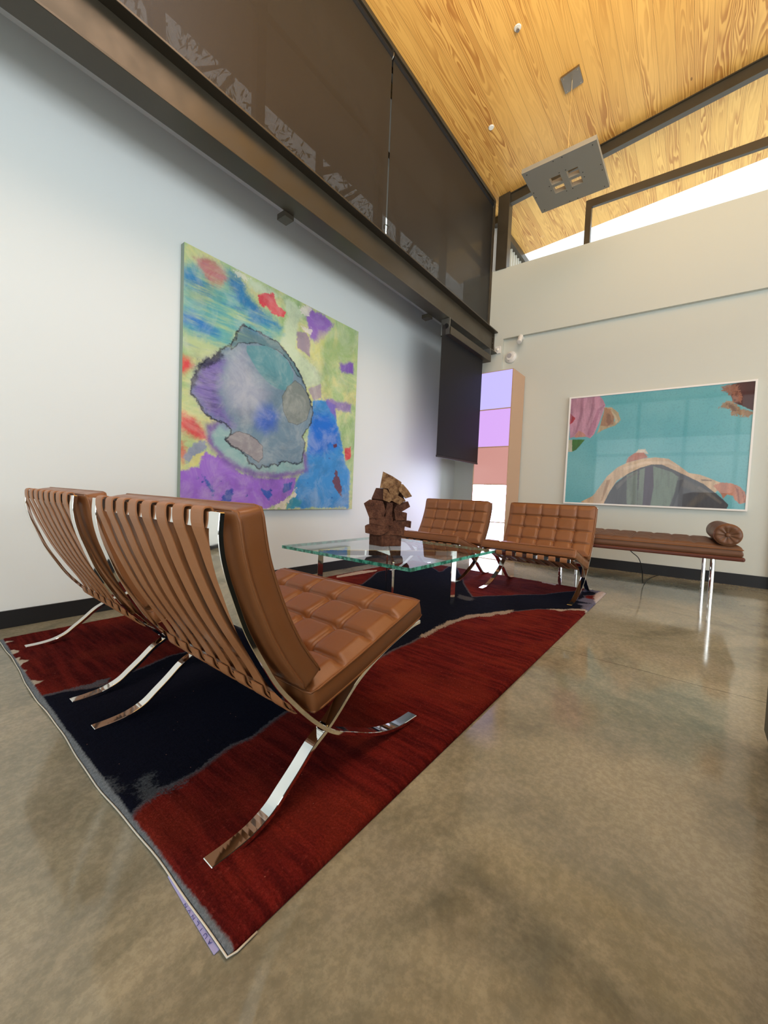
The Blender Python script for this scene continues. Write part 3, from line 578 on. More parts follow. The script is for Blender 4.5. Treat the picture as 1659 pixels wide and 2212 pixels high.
tree(9.4, 7.2, 11, 1.7, 3, 'leafy tree outside behind the shade seam')

# dark object built as a cabinet, sized to shade the chairs, standing just beyond the right edge of the photograph
cb = empty('cabinet', (1.28, -.51, 0), 'dark green-black cabinet, sized to shade the chairs, standing just beyond the right edge of the photo', 'cabinet'); s = cb.location.copy()
bm = bmesh.new(); box(bm, .10, 1.85, -.80, -.225, .05, 1.05); tobj('body', bm, paint('dark_green_lacquer', (.012, .016, .012), .4), cb, shift=s, bevel=.004)
bm = bmesh.new(); box(bm, .12, 1.835, -.78, -.24, 0, .05); tobj('plinth', bm, M_base, cb, shift=s)
for x in (1.25, 1.31):
    bm = bmesh.new(); tube(bm, [(x, -.225, .45), (x, -.205, .45), (x, -.205, .65), (x, -.225, .65)], .005); tobj('door_handle', bm, M_brush, cb, shift=s)

# ------------------------------------------------------------------ rug
def rug_mat():
    n = NT('wool_rug_pile'); x, y, z = n.sep()
    big = n.noise(9, 4, .65); fine = n.noise(120, 2, .6)
    streak = n.noise(1, 4, .6, n.comb(n.math('MULTIPLY', x, 34), n.math('MULTIPLY', y, 3.0), 0))
    streak2 = n.noise(1, 3, .6, n.comb(n.math('MULTIPLY', x, 85), n.math('MULTIPLY', y, 11), 0))
    patch = n.noise(3.5, 4, .6); pile = n.noise(170, 4, .8)
    red = n.mix(n.ss(streak, .38, .66), (.088, .0085, .0085), (.19, .018, .014))
    red = n.mix(n.ss(patch, .42, .66, 0, .55), red, (.235, .030, .016))
    red = n.mix(n.ss(streak2, .58, .74, 0, .45), red, (.055, .006, .006))
    tuft = n.noise(75, 5, .8)
    red = n.mix(n.ss(tuft, .54, .72, 0, .6), red, (.29, .048, .036))
    lay = [('gray3', (.115, .125, .15), .006, .03, .9, 'fill'), ('navy', (.095, .10, .12), .022, .02, 1, 'line'),
           ('navy', (.0075, .009, .020), .004, .02, 1, 'fill'),
           ('cream5', (.42, .34, .28), .004, .06, .95, 'fill'), ('cream6', (.50, .42, .35), .004, .05, .95, 'fill'),
           ('gray1', (.085, .095, .11), .012, .06, .85, 'fill'), ('gray2', (.085, .10, .12), .012, .06, .85, 'fill'),
           ('gray4', (.11, .11, .13), .01, .05, .8, 'fill'), ('gray5', (.16, .16, .23), .012, .05, .95, 'fill'),
           ('cream1', (.62, .53, .42), .003, .006, 1, 'fill'), ('cream2', (.62, .53, .42), .003, .006, 1, 'fill'), ('cream3', (.62, .53, .42), .003, .006, 1, 'fill'),
           ('cream4', (.60, .50, .46), .01, .04, 1, 'fill'), ('cream7', (.60, .48, .40), .003, .006, 1, 'fill'), ('cream8', (.62, .53, .42), .003, .004, 1, 'fill'), ('cream9', (.6, .48, .42), .003, .006, 1, 'fill'),
           ('lip', (.21, .23, .25), .003, .006, 1, 'fill')]
    col = layer_stack(n, red, lay, big, fine)
    col = n.mix(n.ss(pile, .36, .60, 0, .72), col, n.mix(.5, col, (0, 0, 0)))
    sp = n.n('ShaderNodeTexVoronoi'); sp.inputs['Scale'].default_value = 26; n.L.new(n.co, sp.inputs['Vector'])
    col = n.mix(n.math('MULTIPLY', n.math('LESS_THAN', sp.outputs['Distance'], .035), .55), col, (.5, .25, .18))
    n.pr(col, .95, spec=.1)
    n.p.inputs['Specular IOR Level'].default_value = 0.03
    n.bump(n.math('ADD', n.math('ADD', n.math('MULTIPLY', n.math('ADD', pile, tuft), .8), n.math('MULTIPLY', streak2, .8)), n.math('MULTIPLY', patch, 1.5)), .75, .008)
    return n.m
RX0, RX1, RY0, RY1, RZ = .362, 3.94, .577, 2.63, .018
def rug_edge_x(y): return RX0+.014*math.sin((y-RY0)/(RY1-RY0)*PI*1.0)*-1 + .004*math.sin(y*9)
rug = empty('area_rug', (2.15, 1.6, 0), 'deep red wool rug with a navy wash band, lying under the chairs and table', 'rug'); s = rug.location
nx, ny = 240, 138
vs = []; rr = random.Random(3)
for j in range(ny+1):
    y = RY0+(RY1-RY0)*j/ny
    xe = rug_edge_x(y)
    for i in range(nx+1):
        x = xe+(RX1-xe)*i/nx
        e = min(i/nx*(RX1-RX0), (1-i/nx)*(RX1-RX0), j/ny*(RY1-RY0), (1-j/ny)*(RY1-RY0))
        z = RZ-.009*max(0, 1-e/.018)**2+rr.uniform(-.0012, .0012)
        vs.append((x, y, z))
P2 = np.array(vs)[:, :2]
fs = [(j*(nx+1)+i, j*(nx+1)+i+1, (j+1)*(nx+1)+i+1, (j+1)*(nx+1)+i) for j in range(ny) for i in range(nx)]
nb = len(vs)
per = [i for i in range(nx+1)]+[j*(nx+1)+nx for j in range(1, ny+1)]+[ny*(nx+1)+i for i in range(nx-1, -1, -1)]+[j*(nx+1) for j in range(ny-1, 0, -1)]
for q in per: vs.append((vs[q][0], vs[q][1], .002))
for k in range(len(per)):
    k2 = (k+1) % len(per); fs.append((per[k2], per[k], nb+k, nb+k2))
me = bpy.data.meshes.new('pile'); me.from_pydata([(a-s[0], b-s[1], c) for a, b, c in vs], [], fs)
Pall = np.array(vs)[:, :2]
RUG2 = dict(RUG); RUG2['lip'] = [[RX0-.06, RY0-.02], [RX0+.006, RY0-.02], [RX0-.002, 1.2], [RX0-.004, 2.0], [RX0+.006, 2.7], [RX0-.06, 2.7]]
add_fields(me, Pall, RUG2)
rp = link('pile', me, rug_mat(), rug, smooth=True)
# the object coordinates of the pile are shifted, so the noise fields stay put in the rug
bm = bmesh.new()
pts = [(rug_edge_x(RY0+(RY1-RY0)*k/60)-.003, RY0+(RY1-RY0)*k/60, .006+.002*math.sin(k)) for k in range(60, -1, -1)]+[(RX0+.01, RY0-.004, .005), (RX0+.05, RY0-.003, .004)]
tube(bm, pts, .0018, 8); tobj('binding_cord', bm, paint('cream_cord', (.62, .60, .53), .7), rug, shift=s, smooth=True)
lb = bmesh.new()
yl0, yl1 = .60, .80; nn = 14
for k in range(nn):
    y0_ = yl0+(yl1-yl0)*k/nn; y1_ = yl0+(yl1-yl0)*(k+1)/nn
    w0 = .0085*(1-(k/nn))**.8+.001; w1 = .0085*(1-((k+1)/nn))**.8+.001
    a0, a1 = rug_edge_x(y0_)-.004, rug_edge_x(y1_)-.004
    hexa(lb, [(a0-w0, y0_, .0015), (a0, y0_, .0015), (a1, y1_, .0015), (a1-w1, y1_, .0015), (a0-w0, y0_, .0025), (a0, y0_, .004), (a1, y1_, .004), (a1-w1, y1_, .0025)])
lab = tobj('woven_label', lb, paint('periwinkle_tape', (.33, .33, .60), .7), rug, shift=s); lab['label'] = 'pale violet woven tape label with small dark lettering'
# the lettering on the tape: small stitched strokes
bm = bmesh.new()
gly = {'A': [((0, 0), (.5, 1)), ((.5, 1), (1, 0)), ((.25, .45), (.75, .45))], 'U': [((0, 1), (0, .2)), ((0, .2), (.5, 0)), ((.5, 0), (1, .2)), ((1, .2), (1, 1))], 'N': [((0, 0), (0, 1)), ((0, 1), (1, 0)), ((1, 0), (1, 1))], 'I': [((.5, 0), (.5, 1))], 'V': [((0, 1), (.5, 0)), ((.5, 0), (1, 1))], 'L': [((0, 1), (0, 0)), ((0, 0), (.9, 0))]}
yy = .618
for ch in 'AUILNVN':
    k = (yy-yl0)/(yl1-yl0); wd = .0050*(1-k)**.8+.0006; ln = .0075
    for (u0, v0), (u1, v1) in gly[ch]:
        def gp(u, v): return Vector((rug_edge_x(yy)-.0045-.0025-wd*v, yy+ln*u, .0052-.0012*v))
        tube(bm, [gp(u0, v0), gp(u1, v1)], .0005, 5)
    yy += .0155
o = tobj('lettering', bm, paint('indigo_thread', (.05, .05, .22), .7), lab); o.parent = lab
o.data.transform(Matrix.Translation(-s))

# ------------------------------------------------------------------ leather lounge chairs
W_, L_ = .742, .748
def P3(s_, l_, z_): return Vector((s_-L_/2, l_-W_/2, z_))
BACK = [(.006,.733),(.004,.69),(.009,.648),(.021,.602),(.035,.563),(.054,.512),(.074,.466),(.105,.409),(.151,.333),(.208,.263),(.262,.205),(.314,.158),(.36,.127),(.418,.098),(.500,.058),(.58,.029),(.66,.012),(.748,.0065)]
SEAT = [(.746,.345),(.70,.341),(.63,.325),(.56,.304),(.49,.277),(.44,.252),(.402,.225),(.357,.187),(.314,.155),(.27,.130),(.226,.092),(.186,.060),(.148,.031),(.10,.013),(.05,.007),(0,.0065)]
def chair_curve(cv): return [(a-L_/2, b) for a, b in cv]
def cushion(name, back_pts, th, root, cols, rows, crown, label=None):
    """slab that follows a curved back line; tufted face with buttons, piped edges"""
    line = catmull([(p[0], 0, p[1]) for p in back_pts], 10)
    seg = [0]
    for a, b in zip(line, line[1:]): seg.append(seg[-1]+(b-a).length)
    Lt = seg[-1]
    def at(v):
        q = v*Lt
        for i in range(len(seg)-1):
            if q <= seg[i+1]+1e-9: break
        t = (q-seg[i])/(seg[i+1]-seg[i]); p = line[i].lerp(line[i+1], t)
        a = line[max(i-1, 0)]; b = line[min(i+2, len(line)-1)]; tn = (b-a).normalized()
        return p, Vector((-tn.z, 0, tn.x)), tn
    l0, l1 = -.004, W_+.004; ro = .022
    def H(u, v):
        eu = min(u, 1-u)*(l1-l0); ev = min(v, 1-v)*Lt; e = min(eu, ev)
        a = abs(math.sin(PI*u*cols)); b = abs(math.sin(PI*v*rows))
        puff = (min(1, a*2.3)**.55)*(min(1, b*2.3)**.55)
        su = max(0, 1-a/.075); sv = max(0, 1-b/.075)
        inner = min(1, e/.04)
        pit = 0
        cu = round(u*cols); cv = round(v*rows)
        if 0 < cu < cols and 0 < cv < rows:
            du = (u-cu/cols)*(l1-l0); dv = (v-cv/rows)*Lt; pit = math.exp(-(du*du+dv*dv)/(.020**2))
        return th + inner*(crown*(.30+.70*puff) - .005*max(su, sv)-.012*pit) - .003*max(0, 1-e/.006)
    def pos(u, v, h):
        p, nn, tn = at(v); return Vector((p.x, l0+(l1-l0)*u-W_/2, p.z))+nn*h
    NU, NV = cols*22, rows*20
    us = [i/NU for i in range(NU+1)]; vv = [j/NV for j in range(NV+1)]
    V = []; Fc = []
    def rc(u, v):   # rounded plan corners
        x = u*(l1-l0); y = v*Lt; R_ = .014
        cx_ = min(max(x, R_), (l1-l0)-R_); cy_ = min(max(y, R_), Lt-R_)
        dx, dy = x-cx_, y-cy_; m_ = math.hypot(dx, dy)
        if dx and dy and max(abs(dx), abs(dy)) > 0:
            k = max(abs(dx), abs(dy))/m_; x = cx_+dx*k; y = cy_+dy*k
        return x/(l1-l0), y/Lt
    for v in vv:
        for u in us:
            a, b = rc(u, v); V.append(pos(a, b, H(u, v)))
    n1 = len(V)
    for j in range(NV):
        for i in range(NU):
            q = j*(NU+1)+i; Fc.append((q, q+1, q+NU+2, q+NU+1))
    per = [i for i in range(NU+1)]+[j*(NU+1)+NU for j in range(1, NV+1)]+[NV*(NU+1)+i for i in range(NU-1, -1, -1)]+[j*(NU+1) for j in range(NV-1, 0, -1)]
    uvp = [(us[q % (NU+1)], vv[q//(NU+1)]) for q in per]
    loops = []
    for hk, grow in ((th*.90, .0012), (th*.5, .0022), (.004, .0008), (0, -.003)):
        st = len(V)
        for (u, v) in uvp:
            a, b = rc(u, v)
            a = .5+(a-.5)*(1+2*grow/(l1-l0)); b2 = b
            p = pos(a, b, hk)
            if b <= 1e-6 or b >= 1-1e-6:
                tn = at(b)[2]; p += tn*(grow if b > .5 else -grow)
            V.append(p)
        loops.append(st)
    prev = per; M_ = len(per)
    for st in loops:
        cur = list(range(st, st+M_))
        for k in range(M_): k2 = (k+1) % M_; Fc.append((prev[k2], prev[k], cur[k], cur[k2]))
        prev = cur
    # back face: strips across
    st = loops[-1]
    lo = list(range(st, st+NU+1)); ptr_r = [st+NU+j for j in range(1, NV+1)]; 
    left = [st]+[st+M_-j for j in range(1, NV+1)]; right = [st+NU]+ptr_r
    for j in range(NV):
        if j == 0: 
            row = lo
            Fc.append(tuple(row[::-1][:1]) + tuple(row[:-1][::-1]) + (left[1], right[1]))
        elif j == NV-1:
            top = [st+NU+NV+i for i in range(NU+1)]
            Fc.append((left[j], right[j]) + tuple(top))
        else: Fc.append((left[j], right[j], right[j+1], left[j+1]))
    me = bpy.data.meshes.new(name); me.from_pydata(V, [], Fc); me.validate()
    bmm = bmesh.new(); bmm.from_mesh(me); bmesh.ops.recalc_face_normals(bmm, faces=bmm.faces); bmm.to_mesh(me); bmm.free()
    o = link(name, me, M_leather, root, smooth=True)
    if label: o['label'] = label
    bm = bmesh.new()
    for hk in (th-.001, .004):
        step = 4
        loop = [pos(*rc(*uvp[k]), hk) for k in range(0, M_, step)]
        tube(bm, loop, .0036, 6, closed=True)
    tobj('piping', bm, M_seam, o, smooth=True)
    for cu in range(1, cols):
        for cv in range(1, rows):
            u, v = cu/cols, cv/rows; b = bmesh.new(); p, nn, tn = at(v); c = pos(u, v, H(u, v)+.002)
            sphere(b, (0, 0, 0), .0085, .55, 12); Mx = nn.to_track_quat('Z', 'Y').to_matrix().to_4x4(); Mx.translation = c; b.transform(Mx)
            tobj('button', b, M_seam, o, smooth=True)
    return o
GRP = 'leather lounge chairs with crossed chrome legs'
def make_chair():
    root = empty('lounge_chair', (0, 0, 0), 'cognac leather lounge chair', 'chair', GRP)
    for y0_ in (0, W_-.036):
        bm = bmesh.new(); ribbon(bm, chair_curve(BACK), y0_-W_/2, y0_+.036-W_/2, .012, 5)
        tobj('back_frame_bar', bm, M_chrome, root, bevel=.0012, seg=1)
        bm = bmesh.new(); ribbon(bm, chair_curve(SEAT), y0_-W_/2+.0006, y0_+.0354-W_/2, .012, 5)
        tobj('seat_frame_bar', bm, M_chrome, root, bevel=.0012, seg=1)
        bm = bmesh.new()
        for a in (0, 1):   # small fillets where the bars cross
            c = P3(.314, y0_+.018, .157); box(bm, c.x-.011, c.x+.011, c.y-.0172, c.y+.0172, c.z-.011, c.z+.011)
        tobj('joint', bm, M_chrome, root, bevel=.008, seg=3)
    bm = bmesh.new(); a = P3(0, .03, .698); b = P3(.012, W_-.03, .733); box(bm, a.x, b.x, a.y, b.y, a.z, b.z); tobj('top_rail', bm, M_chrome, root, bevel=.001, seg=1)
    bm = bmesh.new(); a = P3(.734, .03, .322); b = P3(.748, W_-.03, .350); box(bm, a.x, b.x, a.y, b.y, a.z, b.z); tobj('front_rail', bm, M_chrome, root, bevel=.001, seg=1)
    bm = bmesh.new(); ribbon(bm, [(.222-L_/2, .255), (.238-L_/2, .228)], .03-W_/2, W_-.03-W_/2, .010, 0); tobj('lower_rail', bm, M_chrome, root)
    N = 8; pitch = (W_-.072)/N; sw = .048
    back = [(.021, .700), (.0185, .725), (.014, .7385), (.006, .7405), (-.003, .7375), (-.0055, .725), (-.003, .700), (.012, .66), (.034, .60), (.066, .527), (.098, .462), (.140, .391), (.184, .322), (.212, .272), (.226, .238), (.243, .2185)]
    seat = [(.205, .268), (.214, .240), (.236, .219), (.262, .206), (.33, .216), (.43, .243), (.53, .274), (.63, .305), (.71, .331), (.735, .343), (.748, .3545), (.7535, .345), (.752, .325), (.744, .318)]
    for k in range(N):
        yc = .036+pitch*(k+.5)-W_/2
        bm = bmesh.new(); ribbon(bm, [(a-L_/2, b) for a, b in back], yc-sw/2, yc+sw/2, .0042, 4); tobj('back_strap', bm, M_strap, root, bevel=.0012, seg=2)
    for k in range(N):
        yc = .036+pitch*(k+.5)-W_/2
        bm = bmesh.new(); ribbon(bm, [(a-L_/2, b) for a, b in seat], yc-sw/2, yc+sw/2, .0042, 4); tobj('seat_strap', bm, M_strap, root, bevel=.0012, seg=2)
    cushion('back_cushion', [(.232-L_/2, .293), (.165-L_/2, .385), (.108-L_/2, .490), (.060-L_/2, .613), (.034-L_/2, .735)][::-1], .060, root, 5, 4, .016)
    cushion('seat_cushion', [(.262-L_/2, .221), (.42-L_/2, .262), (.58-L_/2, .312), (.752-L_/2, .366)], .060, root, 5, 4, .020)
    return root
ch0 = make_chair()
spots = [(.782, 1.096, 0, 'cognac leather lounge chair nearest the camera, its strapped back turned to us'),
         (.784, 2.040, 0, 'cognac leather lounge chair seen from behind, between the nearest chair and the white wall'),
         (3.545, 1.053, PI, 'brown leather lounge chair facing us, right in front of the long daybed'),
         (3.565, 2.035, PI, 'brown leather lounge chair facing us, between sculpture and glowing column')]
for i, (x, y, rz, lb_) in enumerate(spots):
    o = ch0 if i == 0 else copy_tree(ch0)
    o.location = (x, y, RZ-.001); o.rotation_euler = (0, 0, rz); o['label'] = lb_

# ------------------------------------------------------------------ glass coffee table
TX0, TX1, TY0, TY1, TZ = 1.648, 2.713, 1.110, 2.140, .430
ct = empty('coffee_table', ((TX0+TX1)/2, (TY0+TY1)/2, RZ), 'square glass coffee table with chrome legs, standing on the rug', 'table'); s = ct.location.copy()
bm = bmesh.new(); box(bm, TX0, TX1, TY0, TY1, TZ-.019, TZ)
bmesh.ops.translate(bm, verts=bm.verts, vec=-s)
me = bpy.data.meshes.new('glass_top'); bmesh.ops.recalc_face_normals(bm, faces=bm.faces)
for f in bm.faces: f.material_index = 0 if abs(f.normal.z) > .5 else 1
bm.to_mesh(me); bm.free(); link('glass_top', me, [M_tglass, M_gedge], ct)
LX0, LX1, LY0, LY1 = 1.82, 2.55, 1.345, 1.95
for x, y in ((LX0, LY0), (LX1, LY0), (LX1, LY1), (LX0, LY1)):
    bm = bmesh.new(); a = math.atan2(y-1.6475, x-2.185); Mx = Matrix.Rotation(a, 4, 'Z'); Mx.translation = (x, y, 0)
    box(bm, -.0175, .0175, -.006, .006, RZ-.004, TZ-.0205); bm.transform(Mx); tobj('leg', bm, M_chrome, ct, shift=s, bevel=.001, seg=1)
for p, q in (((LX0, LY0), (LX1, LY1)), ((LX1, LY0), (LX0, LY1))):
    bm = bmesh.new(); a = math.atan2(q[1]-p[1], q[0]-p[0]); L2 = math.hypot(q[0]-p[0], q[1]-p[1])
    z1 = TZ-.0205 if p[0] == LX0 else TZ-.0207
    box(bm, -L2/2+.0175, L2/2-.0175, -.0055, .0055, z1-.035, z1); Mx = Matrix.Rotation(a, 4, 'Z'); Mx.translation = ((p[0]+q[0])/2, (p[1]+q[1])/2, 0); bm.transform(Mx)
    tobj('cross_bar', bm, M_chrome, ct, shift=s, bevel=.001, seg=1)

# ------------------------------------------------------------------ stacked block sculpture on the table
def rust(name, c1, c2, c3, sc=22):
    n = NT(name); v = n.noise(sc, 6, .72); q = n.noise(sc*3.2, 4, .7)
    col = n.ramp(v, [(.33, c1), (.5, c2), (.68, c3)]); col = n.mix(n.ss(q, .5, .7, 0, .45), col, c1)
    n.pr(col, .7, spec=.25); n.bump(n.math('ADD', v, q), .9, .012); return n.m
M_rust = rust('rough_brown_wood', (.045, .016, .009), (.115, .045, .025), (.19, .085, .05))
M_tan = rust('pitted_tan_wood', (.09, .038, .016), (.27, .15, .07), (.42, .27, .14), 30)
M_smooth = rust('planed_dark_wood', (.085, .034, .022), (.105, .044, .028), (.125, .055, .035), 8)
scx, scy = 2.235, 1.735
S = empty('block_sculpture', (scx, scy, TZ), 'rough brown sculpture of stacked cut blocks standing on the glass table', 'sculpture')
vr = Vector((.6184, -.7848, 0)).normalized(); vd = Vector((.7848, .6184, 0)).normalized()   # across, away
KZ = 3155.0*2.82/2.90
def zp(x, y): return ((x-765)/KZ, (1840-y)/KZ)
def block(poly, d0, d1, mat, front=None, skew=0, shr=.92):
    bm = bmesh.new(); P = [zp(*p) for p in poly]
    cx_ = sum(p[0] for p in P)/len(P); cz_ = sum(p[1] for p in P)/len(P)
    f = [bm.verts.new(vr*a + vd*(d0+skew*(a-cx_)) + Vector((0, 0, max(b, 0)))) for a, b in P]
    g = [bm.verts.new(vr*(cx_+(a-cx_)*shr) + vd*(d1+skew*(a-cx_)) + Vector((0, 0, max(cz_+(b-cz_)*shr, 0) if b > .004 else 0))) for a, b in P]
    bm.faces.new(f); bm.faces.new(g[::-1])
    for k in range(len(P)): k2 = (k+1) % len(P); bm.faces.new((f[k], g[k], g[k2], f[k2]))
    bmesh.ops.recalc_face_normals(bm, faces=bm.faces)
    if front:
        for q in bm.faces: q.material_index = 0
        bm.faces.ensure_lookup_table()
        for q in bm.faces:
            if q.normal.dot(vd) < -.6: q.material_index = 1
    o = tobj('block', bm, [mat, front] if front else mat, S, bevel=.0025, seg=2)
    return o
block([(560, 1610), (1080, 1610), (1090, 1100), (1050, 800), (700, 760), (560, 900)], -.02, .06, M_rust)
block([(470, 835), (540, 640), (760, 560), (1080, 480), (1190, 640), (1130, 760), (1180, 860), (1000, 900), (600, 880)], -.005, .05, M_rust)
block([(420, 1260), (440, 820), (1130, 820), (1050, 1280), (1130, 1620), (500, 1620)], -.01, .055, M_rust)
# base: a squared block turned on its corner
bm = bmesh.new()
def ring(pts, z): return [bm.verts.new(vr*((x-765)/KZ)+vd*d+Vector((0, 0, z))) for x, d in pts]
base = [(700, -.075), (1122, -.01), (1040, .085), (415, .01)]
a = ring(base, 0); b = ring(base, .078); bm.faces.new(a[::-1]); bm.faces.new(b)
for k in range(4): bm.faces.new((a[k], a[(k+1) % 4], b[(k+1) % 4], b[k]))
tobj('block', bm, M_rust, S, bevel=.003)
block([(325, 1400), (440, 1370), (690, 1405), (830, 1375), (850, 1500), (690, 1600), (560, 1600), (340, 1550)], -.085, .05, M_smooth, M_rust, .25)
block([(700, 1600), (1165, 1600), (1180, 1400), (1310, 1430), (1318, 1280), (960, 1270), (700, 1420)], -.045, .075, M_rust, None, .1)
block([(412, 1365), (690, 1400), (915, 1390), (915, 1205), (700, 1200), (405, 1225)], -.07, .05, M_smooth, M_rust, .15)
block([(283, 930), (400, 845), (560, 850), (690, 870), (760, 1080), (700, 1255), (410, 1235)], -.08, .055, M_smooth, M_rust, .2)
block([(770, 880), (905, 880), (890, 1205), (745, 1205)], -.06, .045, M_rust)
block([(925, 1030), (1100, 1085), (1215, 1105), (1210, 1265), (975, 1272)], -.055, .06, M_rust)
block([(925, 1050), (1010, 900), (1225, 850), (1277, 968), (1100, 1082), (960, 1075)], -.045, .065, M_smooth, M_rust)
block([(437, 825), (525, 592), (770, 600), (840, 800), (700, 850)], -.055, .06, M_smooth)
block([(680, 598), (760, 620), (850, 735), (1000, 735), (1170, 830), (1035, 932), (870, 850), (825, 893), (690, 845)], -.085, .03, M_smooth, M_tan, .1)
block([(662, 240), (870, 330), (1068, 445), (1060, 640), (1010, 730), (850, 742), (780, 600), (608, 592)], -.065, .045, M_smooth, M_tan, .35, .8)
block([(1050, 490), (1100, 490), (1215, 610), (1307, 742), (1165, 795), (1055, 680), (1000, 620)], -.06, .05, M_smooth, M_tan, .2)

# ------------------------------------------------------------------ daybed
dbx, dby = 4.35, .70
db = empty('daybed', (dbx, dby, 0), 'long brown leather daybed on chrome tube legs against the far wall', 'daybed'); s = Vector((dbx, dby, 0))
def DB_(t, e, z): return PB(t, 3.935+e, z)   # t along the wall, e towards the wall
def slabD(bm, t0, t1, e0, e1, z0, z1, off=None):
    hexa(bm, [DB_(t0, e0, z0), DB_(t0, e1, z0), DB_(t1, e1, z0), DB_(t1, e0, z0), DB_(t0, e0, z1), DB_(t0, e1, z1), DB_(t1, e1, z1), DB_(t1, e0, z1)])
M_bedwood = paint('reddish_walnut', (.11, .032, .020), .3, .3)
bm = bmesh.new()
slabD(bm, -.485, .98, 0, .04, .400, .431); slabD(bm, -.485, .98, .91, .95, .400, .431); slabD(bm, -.485, -.445, .04, .91, .400, .431); slabD(bm, .94, .98, .04, .91, .400, .431)
tobj('wood_frame', bm, M_bedwood, db, shift=s, bevel=.012, seg=3)
bm = bmesh.new(); slabD(bm, -.44, .94, .042, .908, .415, .425); tobj('webbing_deck', bm, M_base, db, shift=s)
for t in (-.30, .785):
    for e in (.024, .84):
        bm = bmesh.new(); p = DB_(t, e, 0); tube(bm, [p, p+Vector((0, 0, .415))], .0165, 20); tobj('leg', bm, M_chrome, db, shift=s, smooth=False)
# tufted mattress
t0, t1, e0, e1 = -.470, .968, .012, .938
NU, NV = 144, 96; V = []; Fc = []
def mh(u, v):
    eu = min(u, 1-u)*(t1-t0); ev = min(v, 1-v)*(e1-e0); e = min(eu, ev)
    a = abs(math.sin(PI*u*10)); b = abs(math.sin(PI*v*6)); r_ = math.sqrt(max(0, 1-max(0, 1-e/.03)**2))
    return .487+.022*r_ + .014*min(1, e/.05)*(min(1, a*2)**.5)*(min(1, b*2)**.5)
for j in range(NV+1):
    for i in range(NU+1): u, v = i/NU, j/NV; V.append(DB_(t0+(t1-t0)*u, e0+(e1-e0)*v, mh(u, v))-s)
for j in range(NV):
    for i in range(NU): q = j*(NU+1)+i; Fc.append((q, q+1, q+NU+2, q+NU+1))
per = [i for i in range(NU+1)]+[j*(NU+1)+NU for j in range(1, NV+1)]+[NV*(NU+1)+i for i in range(NU-1, -1, -1)]+[j*(NU+1) for j in range(NV-1, 0, -1)]
prev = per; M_ = len(per)
for zz, g in ((.478, -.004), (.46, .003), (.445, .003), (.432, -.006)):
    st = len(V)
    for q in per:
        u, v = (q % (NU+1))/NU, (q//(NU+1))/NV
        V.append(DB_((t0+t1)/2+(t0+(t1-t0)*u-(t0+t1)/2)*(1+2*g/(t1-t0)), (e0+e1)/2+(e0+(e1-e0)*v-(e0+e1)/2)*(1+2*g/(e1-e0)), zz)-s)
    cur = list(range(st, st+M_))
    for k in range(M_): k2 = (k+1) % M_; Fc.append((prev[k2], prev[k], cur[k], cur[k2]))
    prev = cur
me = bpy.data.meshes.new('mattress'); me.from_pydata(V, [], Fc)
b = bmesh.new(); b.from_mesh(me); bmesh.ops.recalc_face_normals(b, faces=b.faces); b.to_mesh(me); b.free()
mt = link('mattress', me, M_oldleather, db, smooth=True)
bm = bmesh.new()
lp = [DB_(t0, e0, .486), DB_(t1, e0, .486), DB_(t1, e1, .486), DB_(t0, e1, .486)]
for k in range(4): tube(bm, [lp[k], lp[(k+1) % 4]], .004, 6)
tobj('piping', bm, M_seam, mt, shift=s)
# bolster
bol = empty('bolster', DB_(-.376, .4, .592), 'brown leather bolster with tufted round end lying on the daybed', 'cushion'); sb = bol.location.copy()
bm = bmesh.new(); R_ = .084; n_ = 40; ringsv = []
prof = [(.012, .02), (.010, .035), (0, .055), (-.002, .070), (.006, .080), (.014, .084), (.05, .0845), (.40, .0845), (.75, .0845), (.786, .084), (.794, .080), (.802, .06), (.80, .03)]
for e, r_ in prof:
    ringsv.append([bm.verts.new(DB_(-.376, e+.0, .592)+tB*(math.cos(2*PI*k/n_)*r_*(1+.0))+Vector((0, 0, math.sin(2*PI*k/n_)*r_*(.93 if math.sin(2*PI*k/n_) < 0 else 1)))-nB*(.004*math.sin(k*PI*.5)*(1 if e < .02 and r_ < .075 else 0))) for k in range(n_)])
for a, b in zip(ringsv, ringsv[1:]):
    for k in range(n_): bm.faces.new((a[k], a[(k+1) % n_], b[(k+1) % n_], b[k]))
bm.faces.new(ringsv[0][::-1]); bm.faces.new(ringsv[-1])
tobj('leather_cover', bm, M_oldleather, bol, shift=sb, smooth=True)
for e in (.006, .796):
    bm = bmesh.new(); sphere(bm, (0, 0, 0), .016, .5); Mx = nB.to_track_quat('Z', 'Y').to_matrix().to_4x4(); Mx.translation = DB_(-.376, e, .592); bm.transform(Mx)
    tobj('end_button', bm, M_oldleather, bol, shift=sb, smooth=True)
bm = bmesh.new(); tube(bm, [DB_(-.376, .014, .592)+tB*(math.cos(2*PI*k/32)*.083)+Vector((0, 0, math.sin(2*PI*k/32)*.083*(.93 if k > 16 else 1))) for k in range(32)], .0035, 6, closed=True)
tobj('piping', bm, M_seam, bol, shift=sb)
# power cord hanging behind the daybed
bm = bmesh.new(); tube(bm, catmull([DB_(.31, .50, .395), DB_(.26, .51, .34), DB_(.20, .54, .28), DB_(.17, .60, .16), DB_(.16, .75, .02), DB_(.12, 1.2, .006), PB(.05, DB-.03, .006)], 6), .004, 6)
o = tobj('power_cord', bm, M_blackplastic); tag(o, 'thin black cord drooping to the floor under the daybed', 'cord')

